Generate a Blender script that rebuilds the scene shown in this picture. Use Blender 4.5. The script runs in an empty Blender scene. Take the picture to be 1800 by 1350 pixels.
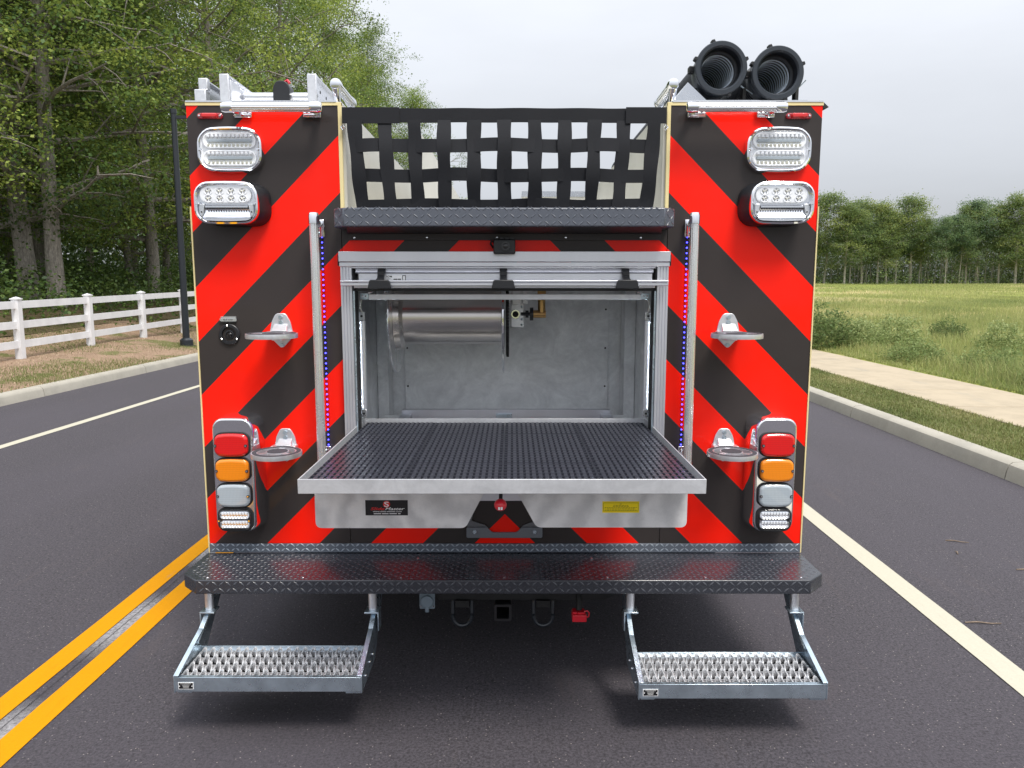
import bpy, bmesh, math, random
import numpy as np
from mathutils import Vector, Matrix
C = bpy.context.scene.collection
S = bpy.context.scene
rad = math.radians
PI = math.pi
random.seed(7)
RNG = np.random.default_rng(7)

# ------------------------------------------------------------------ camera
cd = bpy.data.cameras.new('camera')
cam = bpy.data.objects.new('camera', cd); C.objects.link(cam)
cam.location = (0, 0, 1.62)
cam.rotation_euler = (rad(90 - 7.5), 0, 0)
cd.sensor_fit = 'HORIZONTAL'; cd.sensor_width = 36; cd.lens = 26.18
cd.clip_start = 0.05; cd.clip_end = 3000
S.camera = cam
S.render.resolution_x = 1024; S.render.resolution_y = 768

# ------------------------------------------------------------------ world: thin overcast
SUN = Vector((0.30, -0.46, 1.0)).normalized()
w = bpy.data.worlds.new('World'); S.world = w; w.use_nodes = True
nt = w.node_tree; nt.nodes.clear()
N = nt.nodes.new; L = nt.links.new
out = N('ShaderNodeOutputWorld'); bg = N('ShaderNodeBackground'); bg.inputs[1].default_value = 0.1
L(bg.outputs[0], out.inputs[0])
sky = N('ShaderNodeTexSky'); sky.sky_type = 'NISHITA'; sky.sun_disc = False
sky.sun_elevation = math.asin(SUN.z); sky.sun_rotation = math.atan2(SUN.x, SUN.y)
sky.air_density = 1.0; sky.dust_density = 3.0; sky.ozone_density = 1.0
tc = N('ShaderNodeTexCoord'); sep = N('ShaderNodeSeparateXYZ'); L(tc.outputs['Generated'], sep.inputs[0])
# overcast veil: three times brighter at the zenith than at the horizon
mr = N('ShaderNodeMapRange'); L(sep.outputs['Z'], mr.inputs[0])
mr.inputs[1].default_value = 0.0; mr.inputs[2].default_value = 1.0; mr.inputs[3].default_value = 0.86; mr.inputs[4].default_value = 3.6
ns = N('ShaderNodeTexNoise'); ns.inputs['Scale'].default_value = 1.6; ns.inputs['Detail'].default_value = 6; ns.inputs['Roughness'].default_value = .55
mp = N('ShaderNodeMapping'); mp.inputs['Scale'].default_value = (1, 1, 3.5); L(tc.outputs['Generated'], mp.inputs[0]); L(mp.outputs[0], ns.inputs[0])
mr2 = N('ShaderNodeMapRange'); L(ns.outputs[0], mr2.inputs[0]); mr2.inputs[1].default_value = .3; mr2.inputs[2].default_value = .7
mr2.inputs[3].default_value = .92; mr2.inputs[4].default_value = 1.07
mu = N('ShaderNodeMath'); mu.operation = 'MULTIPLY'; L(mr.outputs[0], mu.inputs[0]); L(mr2.outputs[0], mu.inputs[1])
veil = N('ShaderNodeMix'); veil.data_type = 'RGBA'; veil.blend_type = 'MULTIPLY'; veil.inputs[0].default_value = 1
veil.inputs[6].default_value = (3.0, 3.11, 3.32, 1); L(mu.outputs[0], veil.inputs[7])
mx = N('ShaderNodeMix'); mx.data_type = 'RGBA'; mx.inputs[0].default_value = .93
L(sky.outputs[0], mx.inputs[6]); L(veil.outputs[2], mx.inputs[7]); L(mx.outputs[2], bg.inputs[0])

ld = bpy.data.lights.new('sun', 'SUN'); ld.energy = 2.0; ld.angle = rad(18); ld.color = (1, .95, .87)
sun = bpy.data.objects.new('sun', ld); C.objects.link(sun)
sun.rotation_euler = (-SUN).to_track_quat('-Z', 'Y').to_euler()
vs = S.view_settings; vs.view_transform = 'Standard'; vs.look = 'None'; vs.gamma = 1; vs.exposure = 0.85
vs.use_curve_mapping = False
S.cycles.max_bounces = 8; S.cycles.transparent_max_bounces = 12

# ------------------------------------------------------------------ materials
def new_mat(name):
    m = bpy.data.materials.new(name); m.use_nodes = True
    n = m.node_tree; b = n.nodes['Principled BSDF']
    return m, n, b
def link(n, a, b): n.links.new(a, b)
def node(n, t, **kw):
    x = n.nodes.new(t)
    for k, v in kw.items():
        if k.startswith('i_'): x.inputs[k[2:]].default_value = v
        elif k[0] == 'n' and k[1:].isdigit(): x.inputs[int(k[1:])].default_value = v
        else: setattr(x, k, v)
    return x
def noise(n, scale, detail=4, rough=.5, stretch=None, coord='Object', dist=0):
    tc = node(n, 'ShaderNodeTexCoord')
    t = node(n, 'ShaderNodeTexNoise', i_Scale=scale, i_Detail=detail, i_Roughness=rough, i_Distortion=dist)
    if stretch:
        mp = node(n, 'ShaderNodeMapping'); mp.inputs['Scale'].default_value = stretch
        link(n, tc.outputs[coord], mp.inputs[0]); link(n, mp.outputs[0], t.inputs[0])
    else: link(n, tc.outputs[coord], t.inputs[0])
    return t
def rng(n, src, a, b, c, d):
    r = node(n, 'ShaderNodeMapRange', n1=a, n2=b, n3=c, n4=d); link(n, src, r.inputs[0]); return r.outputs[0]
def mixc(n, fac, a, b, blend='MIX'):
    m = node(n, 'ShaderNodeMix', data_type='RGBA', blend_type=blend)
    if isinstance(fac, (int, float)): m.inputs[0].default_value = fac
    else: link(n, fac, m.inputs[0])
    for i, v in ((6, a), (7, b)):
        if isinstance(v, tuple): m.inputs[i].default_value = (*v, 1) if len(v) == 3 else v
        else: link(n, v, m.inputs[i])
    return m.outputs[2]
def bump(n, b, src, strength, dist=.002):
    bp = node(n, 'ShaderNodeBump', i_Strength=strength, i_Distance=dist)
    link(n, src, bp.inputs['Height']); link(n, bp.outputs[0], b.inputs['Normal']); return bp
def pm(name, col, rough=.5, metal=0., var=None, rv=None, bmp=None, coat=0., spec=.5, stretch=None, crough=.03):
    m, n, b = new_mat(name)
    b.inputs['Base Color'].default_value = (*col, 1); b.inputs['Roughness'].default_value = rough
    b.inputs['Metallic'].default_value = metal; b.inputs['Coat Weight'].default_value = coat
    b.inputs['Coat Roughness'].default_value = crough; b.inputs['Specular IOR Level'].default_value = spec
    if var:
        t = noise(n, var[0], 5, .6, stretch)
        f = rng(n, t.outputs[0], .3, .7, 0, 1)
        link(n, mixc(n, f, tuple(c * (1 - var[1]) for c in col), tuple(min(1, c * (1 + var[1])) for c in col)), b.inputs['Base Color'])
    if rv:
        t = noise(n, rv[0], 4, .6, stretch)
        link(n, rng(n, t.outputs[0], .3, .7, rough - rv[1], rough + rv[1]), b.inputs['Roughness'])
    if bmp:
        t = noise(n, bmp[0], 4, .6, stretch)
        bump(n, b, t.outputs[0], bmp[1], bmp[2] if len(bmp) > 2 else .002)
    return m
M = {}
M['chrome'] = pm('chrome', (.86, .87, .9), .06, 1)
M['alu'] = pm('brushed_aluminium', (.84, .85, .88), .28, 1, var=(5, .05), rv=(8, .05))
M['rail_alu'] = pm('ribbed_rail_aluminium', (.84, .85, .87), .26, .85, rv=(8, .05))
M['alu_frame'] = pm('satin_aluminium', (.70, .71, .76), .38, .85, var=(8, .05), rv=(40, .06), stretch=(1, 1, .2))
M['cast_alu'] = pm('cast_aluminium', (.74, .75, .78), .42, .9, var=(60, .08), bmp=(300, .15, .0006))
M['grip'] = pm('grip_insert', (.045, .045, .055), .8, .0, bmp=(900, .5, .0006))
M['galv'] = pm('zinc_plated_steel', (.56, .66, .74), .30, .9, var=(14, .16), rv=(20, .08), bmp=(200, .08, .0005))
M['coupling'] = pm('blue_black_coupling', (.022, .029, .040), .4)
M['black_plastic'] = pm('black_plastic', (.012, .013, .016), .42)
M['black_glossy'] = pm('black_painted_steel', (.015, .015, .017), .3, coat=.3)
M['chassis'] = pm('chassis_black', (.012, .012, .012), .6, var=(20, .4))
M['tread'] = pm('black_coated_treadplate', (.030, .033, .042), .26, .0, rv=(40, .08), bmp=(700, .3, .0005), spec=.7)
M['tread_metal'] = pm('bright_treadplate', (.62, .64, .68), .25, 1, rv=(40, .08))
M['lozenge'] = pm('lighter_lozenge_tops', (.055, .06, .075), .40, spec=.9)  # raised lozenges coloured lighter than the plate
M['shelf_tread'] = pm('sky_sheen_treadplate', (.075, .085, .11), .3, .0, rv=(40, .08), bmp=(700, .3, .0005), spec=.8)  # black treadplate, sky sheen on the shelf painted in as a lighter base
M['webbing'] = pm('black_webbing', (.007, .008, .012), .85, bmp=(900, .5, .0008), stretch=(1, 1, 2.5))
M['rubber'] = pm('black_rubber', (.018, .02, .026), .45, bmp=(300, .2, .0006))
M['hose_inner'] = pm('grey_hose_lining', (.03, .035, .045), .5)
M['rib_highlight'] = pm('pale_rib_highlights', (.78, .88, 1.), .4)
M['cream_trim'] = pm('pale_yellow_edge_trim', (.78, .66, .34), .4, .0)
M['sheet'] = pm('hose_bed_sheet', (.62, .61, .56), .5, .35, var=(3, .06), bmp=(100, .05))
M['white_vinyl'] = pm('white_vinyl_fence', (.72, .72, .74), .45, var=(3, .10))
M['stainless'] = pm('stainless_drum', (.74, .70, .67), .24, 1, rv=(30, .05), bmp=(200, .05, .0004), stretch=(.05, 1, 1))
M['brass'] = pm('brass', (.55, .34, .14), .3, 1)
M['red_plastic'] = pm('red_plastic', (.75, .012, .03), .3, coat=.4)
M['lamp_black'] = pm('black_lamp_post', (.012, .016, .022), .4, coat=.2)
M['sticker_black'] = pm('black_label', (.01, .01, .012), .35)
M['sticker_white'] = pm('white_print', (.85, .85, .85), .5)
M['sticker_red'] = pm('red_print', (.75, .02, .02), .5)
M['sticker_yellow'] = pm('yellow_label', (1.0, .78, .0), .4)
M['grey_label'] = pm('silver_label', (.6, .6, .62), .4, .5)
M['inner_dark'] = pm('dark_recess', (.01, .01, .012), .7)
M['under_awning'] = pm('dark_underside', (.03, .025, .028), .5)
M['twig'] = pm('dry_twig', (.20, .15, .11), .8, var=(80, .3))
M['dry_leaf'] = pm('dry_leaf', (.42, .16, .05), .7, var=(80, .3))

def galvanised(name, col, met=.35):
    m, n, b = new_mat(name)
    t = noise(n, 6, 8, .72, (1, 1, 1), dist=.8); t2 = noise(n, 60, 3, .6)
    f = rng(n, t.outputs[0], .35, .7, 0, 1); g = rng(n, t2.outputs[0], .3, .7, 0, 1)
    c = mixc(n, f, tuple(x * .74 for x in col), tuple(min(1, x * 1.10) for x in col))
    c = mixc(n, rng(n, g, 0, 1, 0, .25), c, tuple(x * .6 for x in col))
    link(n, c, b.inputs['Base Color']); b.inputs['Metallic'].default_value = met
    link(n, rng(n, t.outputs[0], .3, .7, .5, .32), b.inputs['Roughness']); bump(n, b, t2.outputs[0], .1, .0006)
    return m
M['compartment'] = galvanised('raw_aluminium_sheet', (.88, .90, .92), .08)
M['tray_metal'] = galvanised('scuffed_aluminium_tray', (.62, .63, .66))
# circular-ground aluminium fascia
m, n, b = new_mat('swirl_ground_aluminium')
tcx = node(n, 'ShaderNodeTexCoord'); wv = node(n, 'ShaderNodeTexWave', wave_type='RINGS', rings_direction='Y', i_Scale=3.2, i_Distortion=5.5, i_Detail=4)
wv.inputs['Detail Scale'].default_value = 2.5
mp_ = node(n, 'ShaderNodeMapping'); mp_.inputs['Location'].default_value = (.13, 0, -.98); link(n, tcx.outputs['Object'], mp_.inputs[0]); link(n, mp_.outputs[0], wv.inputs[0])
fine = noise(n, 180, 4, .7, (1, 1, 1))
f = mixc(n, .35, wv.outputs[0], fine.outputs[0])
link(n, mixc(n, f, (.58, .58, .59), (.96, .96, .96)), b.inputs['Base Color']); b.inputs['Metallic'].default_value = .45
link(n, rng(n, f, 0, 1, .5, .36), b.inputs['Roughness']); bump(n, b, fine.outputs[0], .12, .0005)
M['swirl'] = m

# chevron vinyl: flat red and charcoal print, mirrored about the truck's centre line
def chevron(name, rough):
    m, n, b = new_mat(name)
    tc = node(n, 'ShaderNodeTexCoord'); sp = node(n, 'ShaderNodeSeparateXYZ'); link(n, tc.outputs['Object'], sp.inputs[0])
    ab = node(n, 'ShaderNodeMath', operation='ABSOLUTE'); link(n, sp.outputs[0], ab.inputs[0])
    ad = node(n, 'ShaderNodeMath', operation='ADD'); link(n, ab.outputs[0], ad.inputs[0]); link(n, sp.outputs[2], ad.inputs[1])
    su = node(n, 'ShaderNodeMath', operation='SUBTRACT', n0=3.523); link(n, ad.outputs[0], su.inputs[1])
    dv = node(n, 'ShaderNodeMath', operation='DIVIDE', n1=.4395); link(n, su.outputs[0], dv.inputs[0])
    ad2 = node(n, 'ShaderNodeMath', operation='ADD', n1=10.); link(n, dv.outputs[0], ad2.inputs[0])
    fr = node(n, 'ShaderNodeMath', operation='FRACT'); link(n, ad2.outputs[0], fr.inputs[0])
    gt = node(n, 'ShaderNodeMath', operation='GREATER_THAN', n1=.5); link(n, fr.outputs[0], gt.inputs[0])
    big = noise(n, 2.5, 4, .6)
    c = mixc(n, gt.outputs[0], (.040, .034, .033), (1.0, .010, .0))
    c = mixc(n, rng(n, big.outputs[0], .3, .7, 0, .08), c, (.12, .1, .1))
    link(n, c, b.inputs['Base Color'])
    sc = noise(n, 14, 5, .7, (6, 1, .35))
    link(n, rng(n, sc.outputs[0], .55, .8, rough, rough + .12), b.inputs['Roughness'])
    b.inputs['Specular IOR Level'].default_value = .12
    b.inputs['Coat Weight'].default_value = .22; b.inputs['Coat Roughness'].default_value = .04
    bp = noise(n, 500, 3, .6)
    bump(n, b, bp.outputs[0], .02, .0003)
    return m
M['chevron'] = chevron('chevron_vinyl', .38)

def lens(name, col, rough=.12, trans=.6):
    m, n, b = new_mat(name)
    b.inputs['Base Color'].default_value = (*col, 1); b.inputs['Roughness'].default_value = rough
    b.inputs['Coat Weight'].default_value = 1; b.inputs['Coat Roughness'].default_value = .02
    tc = node(n, 'ShaderNodeTexCoord'); wv = node(n, 'ShaderNodeTexWave', bands_direction='X', i_Scale=55, i_Distortion=0); link(n, tc.outputs['Object'], wv.inputs[0])
    wv2 = node(n, 'ShaderNodeTexWave', bands_direction='Z', i_Scale=40, i_Distortion=0); link(n, tc.outputs['Object'], wv2.inputs[0])
    ad = node(n, 'ShaderNodeMath', operation='ADD'); link(n, wv.outputs[0], ad.inputs[0]); link(n, wv2.outputs[0], ad.inputs[1])
    bump(n, b, ad.outputs[0], .12, .001)
    dk = mixc(n, rng(n, ad.outputs[0], 0, 2, 0, 1), tuple(c * .82 for c in col), col); link(n, dk, b.inputs['Base Color'])
    return m
M['lens_red'] = lens('red_lens', (.72, .004, .004)); M['lens_amber'] = lens('amber_lens', (.90, .26, .0))
M['lens_clear'] = lens('hazy_clear_lens', (.42, .48, .53)); M['lens_dark_red'] = lens('marker_red_lens', (.35, .004, .015))
def glass(name, tint=(1, 1, 1)):
    m = bpy.data.materials.new(name); m.use_nodes = True; n = m.node_tree; n.nodes.clear()
    o = node(n, 'ShaderNodeOutputMaterial'); mixs = node(n, 'ShaderNodeMixShader'); tr = node(n, 'ShaderNodeBsdfTransparent'); gl = node(n, 'ShaderNodeBsdfGlossy')
    gl.inputs['Roughness'].default_value = .03; tr.inputs[0].default_value = (*tint, 1)
    fr = node(n, 'ShaderNodeLayerWeight', i_Blend=.5); pw = node(n, 'ShaderNodeMath', operation='POWER', n1=4.); link(n, fr.outputs['Facing'], pw.inputs[0]); mm = node(n, 'ShaderNodeMath', operation='MULTIPLY_ADD', n1=.6, n2=.035); link(n, pw.outputs[0], mm.inputs[0])
    link(n, mm.outputs[0], mixs.inputs[0]); link(n, tr.outputs[0], mixs.inputs[1]); link(n, gl.outputs[0], mixs.inputs[2]); link(n, mixs.outputs[0], o.inputs[0])
    return m
M['glass'] = glass('clear_polycarbonate', (.98, .99, 1))
def emit(name, col, s):
    m, n, b = new_mat(name); b.inputs['Base Color'].default_value = (*col, 1)
    b.inputs['Emission Color'].default_value = (*col, 1); b.inputs['Emission Strength'].default_value = s; return m
M['led_white'] = emit('white_led', (.85, .95, 1), 150)
M['led_reflection'] = emit('blue_led_reflection', (.05, .05, 1), 5)  # glow for the painted reflection of the rail LEDs
M['led_cell'] = pm('led_cell', (.62, .60, .50), .25, .2, coat=1)
M['reflector'] = pm('bright_reflector', (.96, .97, 1), .22, .0, coat=.6)
M['trough'] = pm('polished_trough', (.86, .87, .90), .14, 1)
M['led_plate'] = pm('pale_led_plate', (.92, .93, .96), .35, .0)

# ------------------------------------------------------------------ mesh builder
class MB:
    def __init__(s): s.v = []; s.f = []; s.mi = []; s.m = 0
    def add(s, vs, fs):
        k = len(s.v); s.v += [tuple(v) for v in vs]
        for f in fs: s.f.append(tuple(i + k for i in f)); s.mi.append(s.m)
        return s
    def box(s, x0, x1, y0, y1, z0, z1):
        if x0 > x1: x0, x1 = x1, x0
        if y0 > y1: y0, y1 = y1, y0
        if z0 > z1: z0, z1 = z1, z0
        return s.add([(x0,y0,z0),(x1,y0,z0),(x1,y1,z0),(x0,y1,z0),(x0,y0,z1),(x1,y0,z1),(x1,y1,z1),(x0,y1,z1)],
                     [(0,3,2,1),(4,5,6,7),(0,1,5,4),(1,2,6,5),(2,3,7,6),(3,0,4,7)])
    def tube(s, path, r, n=12, closed=False, caps=True):
        P = [Vector(p) for p in path]; m = len(P); rs = r if isinstance(r, (list, tuple)) else [r] * m
        vs = []; prev = None
        for i, p in enumerate(P):
            a = P[i - 1] if (i > 0 or closed) else p; b = P[(i + 1) % m] if (i < m - 1 or closed) else p
            t = (b - a).normalized()
            if prev is None:
                up = Vector((0, 0, 1)) if abs(t.z) < .9 else Vector((1, 0, 0)); u = t.cross(up).normalized()
            else: u = (prev - t * prev.dot(t)).normalized()
            prev = u; q = t.cross(u)
            for k in range(n):
                an = 2 * PI * k / n; vs.append(p + (u * math.cos(an) + q * math.sin(an)) * rs[i])
        fs = []
        for i in range(m if closed else m - 1):
            j = (i + 1) % m
            for k in range(n): fs.append((i * n + k, i * n + (k + 1) % n, j * n + (k + 1) % n, j * n + k))
        if caps and not closed: fs.append(tuple(range(n))[::-1]); fs.append(tuple(range((m - 1) * n, m * n)))
        return s.add(vs, fs)
    def cyl(s, a, b, r, n=16, r2=None): return s.tube([a, b], [r, r2 if r2 is not None else r], n)
    def rings(s, rings, cap0=False, cap1=True, close=True):
        n = len(rings[0]); vs = [p for r in rings for p in r]; fs = []
        for i in range(len(rings) - 1):
            for k in range(n if close else n - 1): fs.append((i * n + k, i * n + (k + 1) % n, (i + 1) * n + (k + 1) % n, (i + 1) * n + k))
        if cap0: fs.append(tuple(range(n))[::-1])
        if cap1: fs.append(tuple(range((len(rings) - 1) * n, len(rings) * n)))
        return s.add(vs, fs)
    def prism(s, poly, a, b, axis='y'):
        mp = {'y': lambda p, t: (p[0], t, p[1]), 'x': lambda p, t: (t, p[0], p[1]), 'z': lambda p, t: (p[0], p[1], t)}[axis]
        n = len(poly); vs = [mp(p, a) for p in poly] + [mp(p, b) for p in poly]
        fs = [tuple(range(n)), tuple(range(n, 2 * n))[::-1]] + [(i, i + n, (i + 1) % n + n, (i + 1) % n) for i in range(n)]
        return s.add(vs, fs)
    def sphere(s, c, r, n=12, m=8, sq=(1, 1, 1)):
        rg = []
        for i in range(m + 1):
            ph = PI * i / m; rr = max(math.sin(ph), 1e-4) * r
            rg.append([(c[0] + rr * math.cos(2 * PI * k / n) * sq[0], c[1] + rr * math.sin(2 * PI * k / n) * sq[1], c[2] + r * math.cos(ph) * sq[2]) for k in range(n)])
        return s.rings(rg, False, False)
def rr(cx, cz, w, h, r, bow=0, k=5, sidepts=4):
    """rounded rectangle, counter-clockwise seen from -y; bow bulges the edges"""
    pts = []; r = max(min(r, w / 2 - 1e-4, h / 2 - 1e-4), 1e-4)
    cs = [(w / 2 - r, -h / 2 + r, -90), (w / 2 - r, h / 2 - r, 0), (-w / 2 + r, h / 2 - r, 90), (-w / 2 + r, -h / 2 + r, 180)]
    for ci, (x, z, a0) in enumerate(cs):
        for i in range(k + 1):
            a = rad(a0 + 90 * i / k); pts.append([x + r * math.cos(a), z + r * math.sin(a)])
        nx, nz, na = cs[(ci + 1) % 4]; a = rad(na)
        p = pts[-1]; q = [nx + r * math.cos(a), nz + r * math.sin(a)]
        for i in range(1, sidepts): pts.append([p[0] + (q[0] - p[0]) * i / sidepts, p[1] + (q[1] - p[1]) * i / sidepts])
    res = []
    for x, z in pts:
        bx = bow * (1 - (2 * z / h) ** 2) * (1 if x > 0 else -1) * min(1, abs(x) / (w / 2)) ** 4 * .5
        bz = bow * (1 - (2 * x / w) ** 2) * (1 if z > 0 else -1) * min(1, abs(z) / (h / 2)) ** 4
        res.append((cx + x + bx, cz + z + bz))
    return res
def rrp(mb, cx, cz, w, h, r, prof, bow=0, cap0=False, cap1=True, k=5):
    rings = []
    if cap1: prof = list(prof) + [(prof[-1][0] + .002, prof[-1][1])]
    for ins, y in prof: rings.append([(x, y, z) for x, z in rr(cx, cz, w - 2 * ins, h - 2 * ins, max(r - ins, .001), bow, k)])
    return mb.rings(rings, cap0, cap1)

def finish(me, sharp=32, smooth=True):
    if smooth:
        me.polygons.foreach_set('use_smooth', [True] * len(me.polygons)); me.set_sharp_from_angle(angle=rad(sharp))
    me.update()
def make(name, mb, mats, parent=None, label=None, bevel=0, recalc=True, sharp=32, cat=None, group=None, kind=None, loc=None):
    me = bpy.data.meshes.new(name); me.from_pydata(mb.v, [], mb.f)
    mats = mats if isinstance(mats, (list, tuple)) else [mats]
    for x in mats: me.materials.append(M[x] if isinstance(x, str) else x)
    if len(mats) > 1: me.polygons.foreach_set('material_index', mb.mi)
    if recalc:
        b = bmesh.new(); b.from_mesh(me); bmesh.ops.recalc_face_normals(b, faces=b.faces); b.to_mesh(me); b.free()
    finish(me, sharp)
    o = bpy.data.objects.new(name, me); C.objects.link(o)
    if parent: o.parent = parent
    if loc: o.location = loc
    if bevel:
        md = o.modifiers.new('edge', 'BEVEL'); md.width = bevel; md.segments = 2; md.limit_method = 'ANGLE'; md.angle_limit = rad(40)
    tag(o, label, cat, group, kind)
    return o
def tag(o, label=None, cat=None, group=None, kind=None):
    if label: o['label'] = label
    if cat: o['category'] = cat
    if group: o['group'] = group
    if kind: o['kind'] = kind
    return o
def thing(name, label, cat, loc=(0, 0, 0), rz=0, group=None):
    o = bpy.data.objects.new(name, None); C.objects.link(o); o.location = loc; o.rotation_euler = (0, 0, rz); o.empty_display_size = .1
    return tag(o, label, cat, group)
def dup(o, parent=None, loc=None, rz=None, scale=None, label=None, group=None):
    c = o.copy(); C.objects.link(c)
    if parent: c.parent = parent
    if loc is not None: c.location = loc
    if rz is not None: c.rotation_euler = (0, 0, rz)
    if scale is not None: c.scale = scale
    if label: c['label'] = label
    if group: c['group'] = group
    for ch in list(o.children):
        if ch.parent == o: dup(ch, c)
    return c
def text_into(mb, s, cx, cz, y, height, width=None, shear=0, rotz=False):
    """flat lettering centred at (cx, cz), facing -y"""
    cu = bpy.data.curves.new('lettering', 'FONT'); cu.body = s; cu.size = 1; cu.align_x = 'CENTER'; cu.shear = shear; cu.resolution_u = 3; cu.offset = .012
    o = bpy.data.objects.new('lettering', cu); C.objects.link(o)
    bpy.context.view_layer.update()
    me = bpy.data.meshes.new_from_object(o.evaluated_get(bpy.context.evaluated_depsgraph_get()))
    bpy.data.objects.remove(o)
    xs = [v.co.x for v in me.vertices]; zs = [v.co.y for v in me.vertices]
    x0, x1, z0, z1 = min(xs), max(xs), min(zs), max(zs); kz = height / (z1 - z0); kx = kz if width is None else width / (x1 - x0)
    mb.add([(cx + (v.co.x - (x0 + x1) / 2) * kx, y, cz + (v.co.y - (z0 + z1) / 2) * kz) for v in me.vertices], [tuple(p.vertices) for p in me.polygons])
    bpy.data.meshes.remove(me)

RY = .0152     # the road runs 0.87 degrees to the right of the truck
def RP(xr, Y, z=0): return (xr + RY * Y, Y - RY * xr, z)

# ================================================================== GROUND
def smooth(t): t = np.clip(t, 0, 1); return t * t * (3 - 2 * t)
def h_right(xr, Y):
    """height of the meadow right of the pavement"""
    a = .12 + .05 * np.sin(xr * .7 + Y * .31) * smooth((xr - 7) / 2) + 1.72 * smooth((Y - 18) / 112) * smooth((xr - 6.9) / 8)
    return a - .12 * smooth((xr - 7.2) / 1.5) * smooth((40 - Y) / 20)
def h_left(xr, Y):
    t = -xr
    return .13 + .14 * smooth((t - 7.3) / 2.2) + .75 * smooth((t - 9.6) / 3.6) + .04 * np.sin(xr * 1.3 + Y * .8) * smooth((t - 8) / 2) + .05 * np.clip((Y - 14) / 10, -.6, 1.2) * smooth((t - 8.5) / 1.5)
def sheet(name, mat, xs, ys, hf, kind='structure'):
    X, Y = np.meshgrid(np.array(xs, float), np.array(ys, float)); Z = hf(X, Y) if callable(hf) else np.full_like(X, hf)
    mb = MB(); mb.v = [RP(float(a), float(b_), float(c)) for a, b_, c in zip(X.ravel(), Y.ravel(), Z.ravel())]
    nx = len(xs); mb.f = [(j * nx + i, j * nx + i + 1, (j + 1) * nx + i + 1, (j + 1) * nx + i) for j in range(len(ys) - 1) for i in range(nx - 1)]
    mb.mi = [0] * len(mb.f)
    return make(name, mb, mat, kind=kind, recalc=False, sharp=60)

# asphalt
m, n, b = new_mat('asphalt')
fine = noise(n, 95, 8, .82); mid = noise(n, 42, 6, .8); big = noise(n, .55, 4, .6, (1.6, .35, 1)); stn = noise(n, 2.2, 5, .7, (3, .5, 1))
vo = node(n, 'ShaderNodeTexVoronoi', i_Scale=85.); tco = node(n, 'ShaderNodeTexCoord'); link(n, tco.outputs['Object'], vo.inputs[0])
spk = rng(n, vo.outputs['Distance'], .12, .26, 1, 0)
hs = node(n, 'ShaderNodeSeparateColor'); link(n, vo.outputs['Color'], hs.inputs[0]); pick = rng(n, hs.outputs[0], .88, .92, 0, 1)
mul = node(n, 'ShaderNodeMath', operation='MULTIPLY'); link(n, spk, mul.inputs[0]); link(n, pick, mul.inputs[1])
c = mixc(n, rng(n, fine.outputs[0], .38, .62, 0, 1), (.013, .0118, .0138), (.108, .098, .114))
c = mixc(n, rng(n, mid.outputs[0], .47, .36, 0, .75), c, (.012, .0105, .0125))
c = mixc(n, rng(n, big.outputs[0], .38, .66, 0, .55), c, (.070, .063, .076))
c = mixc(n, rng(n, stn.outputs[0], .58, .75, 0, .35), c, (.10, .08, .078))
c = mixc(n, mul.outputs[0], c, (.30, .27, .26))
link(n, c, b.inputs['Base Color']); b.inputs['Roughness'].default_value = .82; b.inputs['Specular IOR Level'].default_value = .35
hh = mixc(n, .4, fine.outputs[0], mid.outputs[0]); bump(n, b, hh, .9, .009)
M['asphalt'] = m
def paint(name, col, wear):
    m, n, b = new_mat(name)
    t = noise(n, 120, 6, .75); t2 = noise(n, 3, 5, .7, (3, .6, 1)); t3 = noise(n, 9, 5, .7, (6, .5, 1))
    c = mixc(n, rng(n, t.outputs[0], .3, .7, 0, .35), col, tuple(x * .62 for x in col))
    c = mixc(n, rng(n, t3.outputs[0], .55, .75, 0, wear), c, tuple(x * .72 for x in col))
    c = mixc(n, rng(n, t2.outputs[0], .66, .8, 0, wear), c, (.22, .18, .15))
    link(n, c, b.inputs['Base Color']); b.inputs['Roughness'].default_value = .65
    bump(n, b, t.outputs[0], .5, .004); b.inputs['Specular IOR Level'].default_value = .15
    return m
M['yellow_paint'] = paint('yellow_road_paint', (.62, .262, .0), .5); M['white_paint'] = paint('white_road_paint', (.50, .475, .385), .5)
def mix_ground(name, cols, scale, bumps, patch=None, rough=.9, stretch=None):
    m, n, b = new_mat(name)
    t = noise(n, scale, 6, .7, stretch); f = noise(n, 40, 6, .75, stretch); bg_ = noise(n, .8, 5, .65)
    c = mixc(n, rng(n, t.outputs[0], .38, .62, 0, 1), cols[0], cols[1])
    c = mixc(n, rng(n, f.outputs[0], .35, .7, 0, .75), c, cols[2])
    if patch: c = mixc(n, rng(n, bg_.outputs[0], patch[1], patch[1] + .08, 0, .85), c, patch[0])
    link(n, c, b.inputs['Base Color']); b.inputs['Roughness'].default_value = rough; b.inputs['Specular IOR Level'].default_value = .2
    bump(n, b, f.outputs[0], bumps, .03)
    return m
M['straw'] = mix_ground('straw_and_bare_soil', [(.30, .20, .14), (.20, .13, .085), (.42, .31, .22)], 2.2, .8, ((.11, .13, .035), .54))
M['forest_floor'] = mix_ground('leaf_litter', [(.10, .075, .04), (.16, .11, .07), (.05, .06, .02)], 1.2, .9)
M['verge'] = mix_ground('verge_soil', [(.14, .16, .05), (.20, .17, .09), (.09, .11, .03)], 4, .8)
M['earth'] = mix_ground('earth', [(.12, .14, .05), (.16, .14, .08), (.08, .09, .03)], .5, .3)
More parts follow.
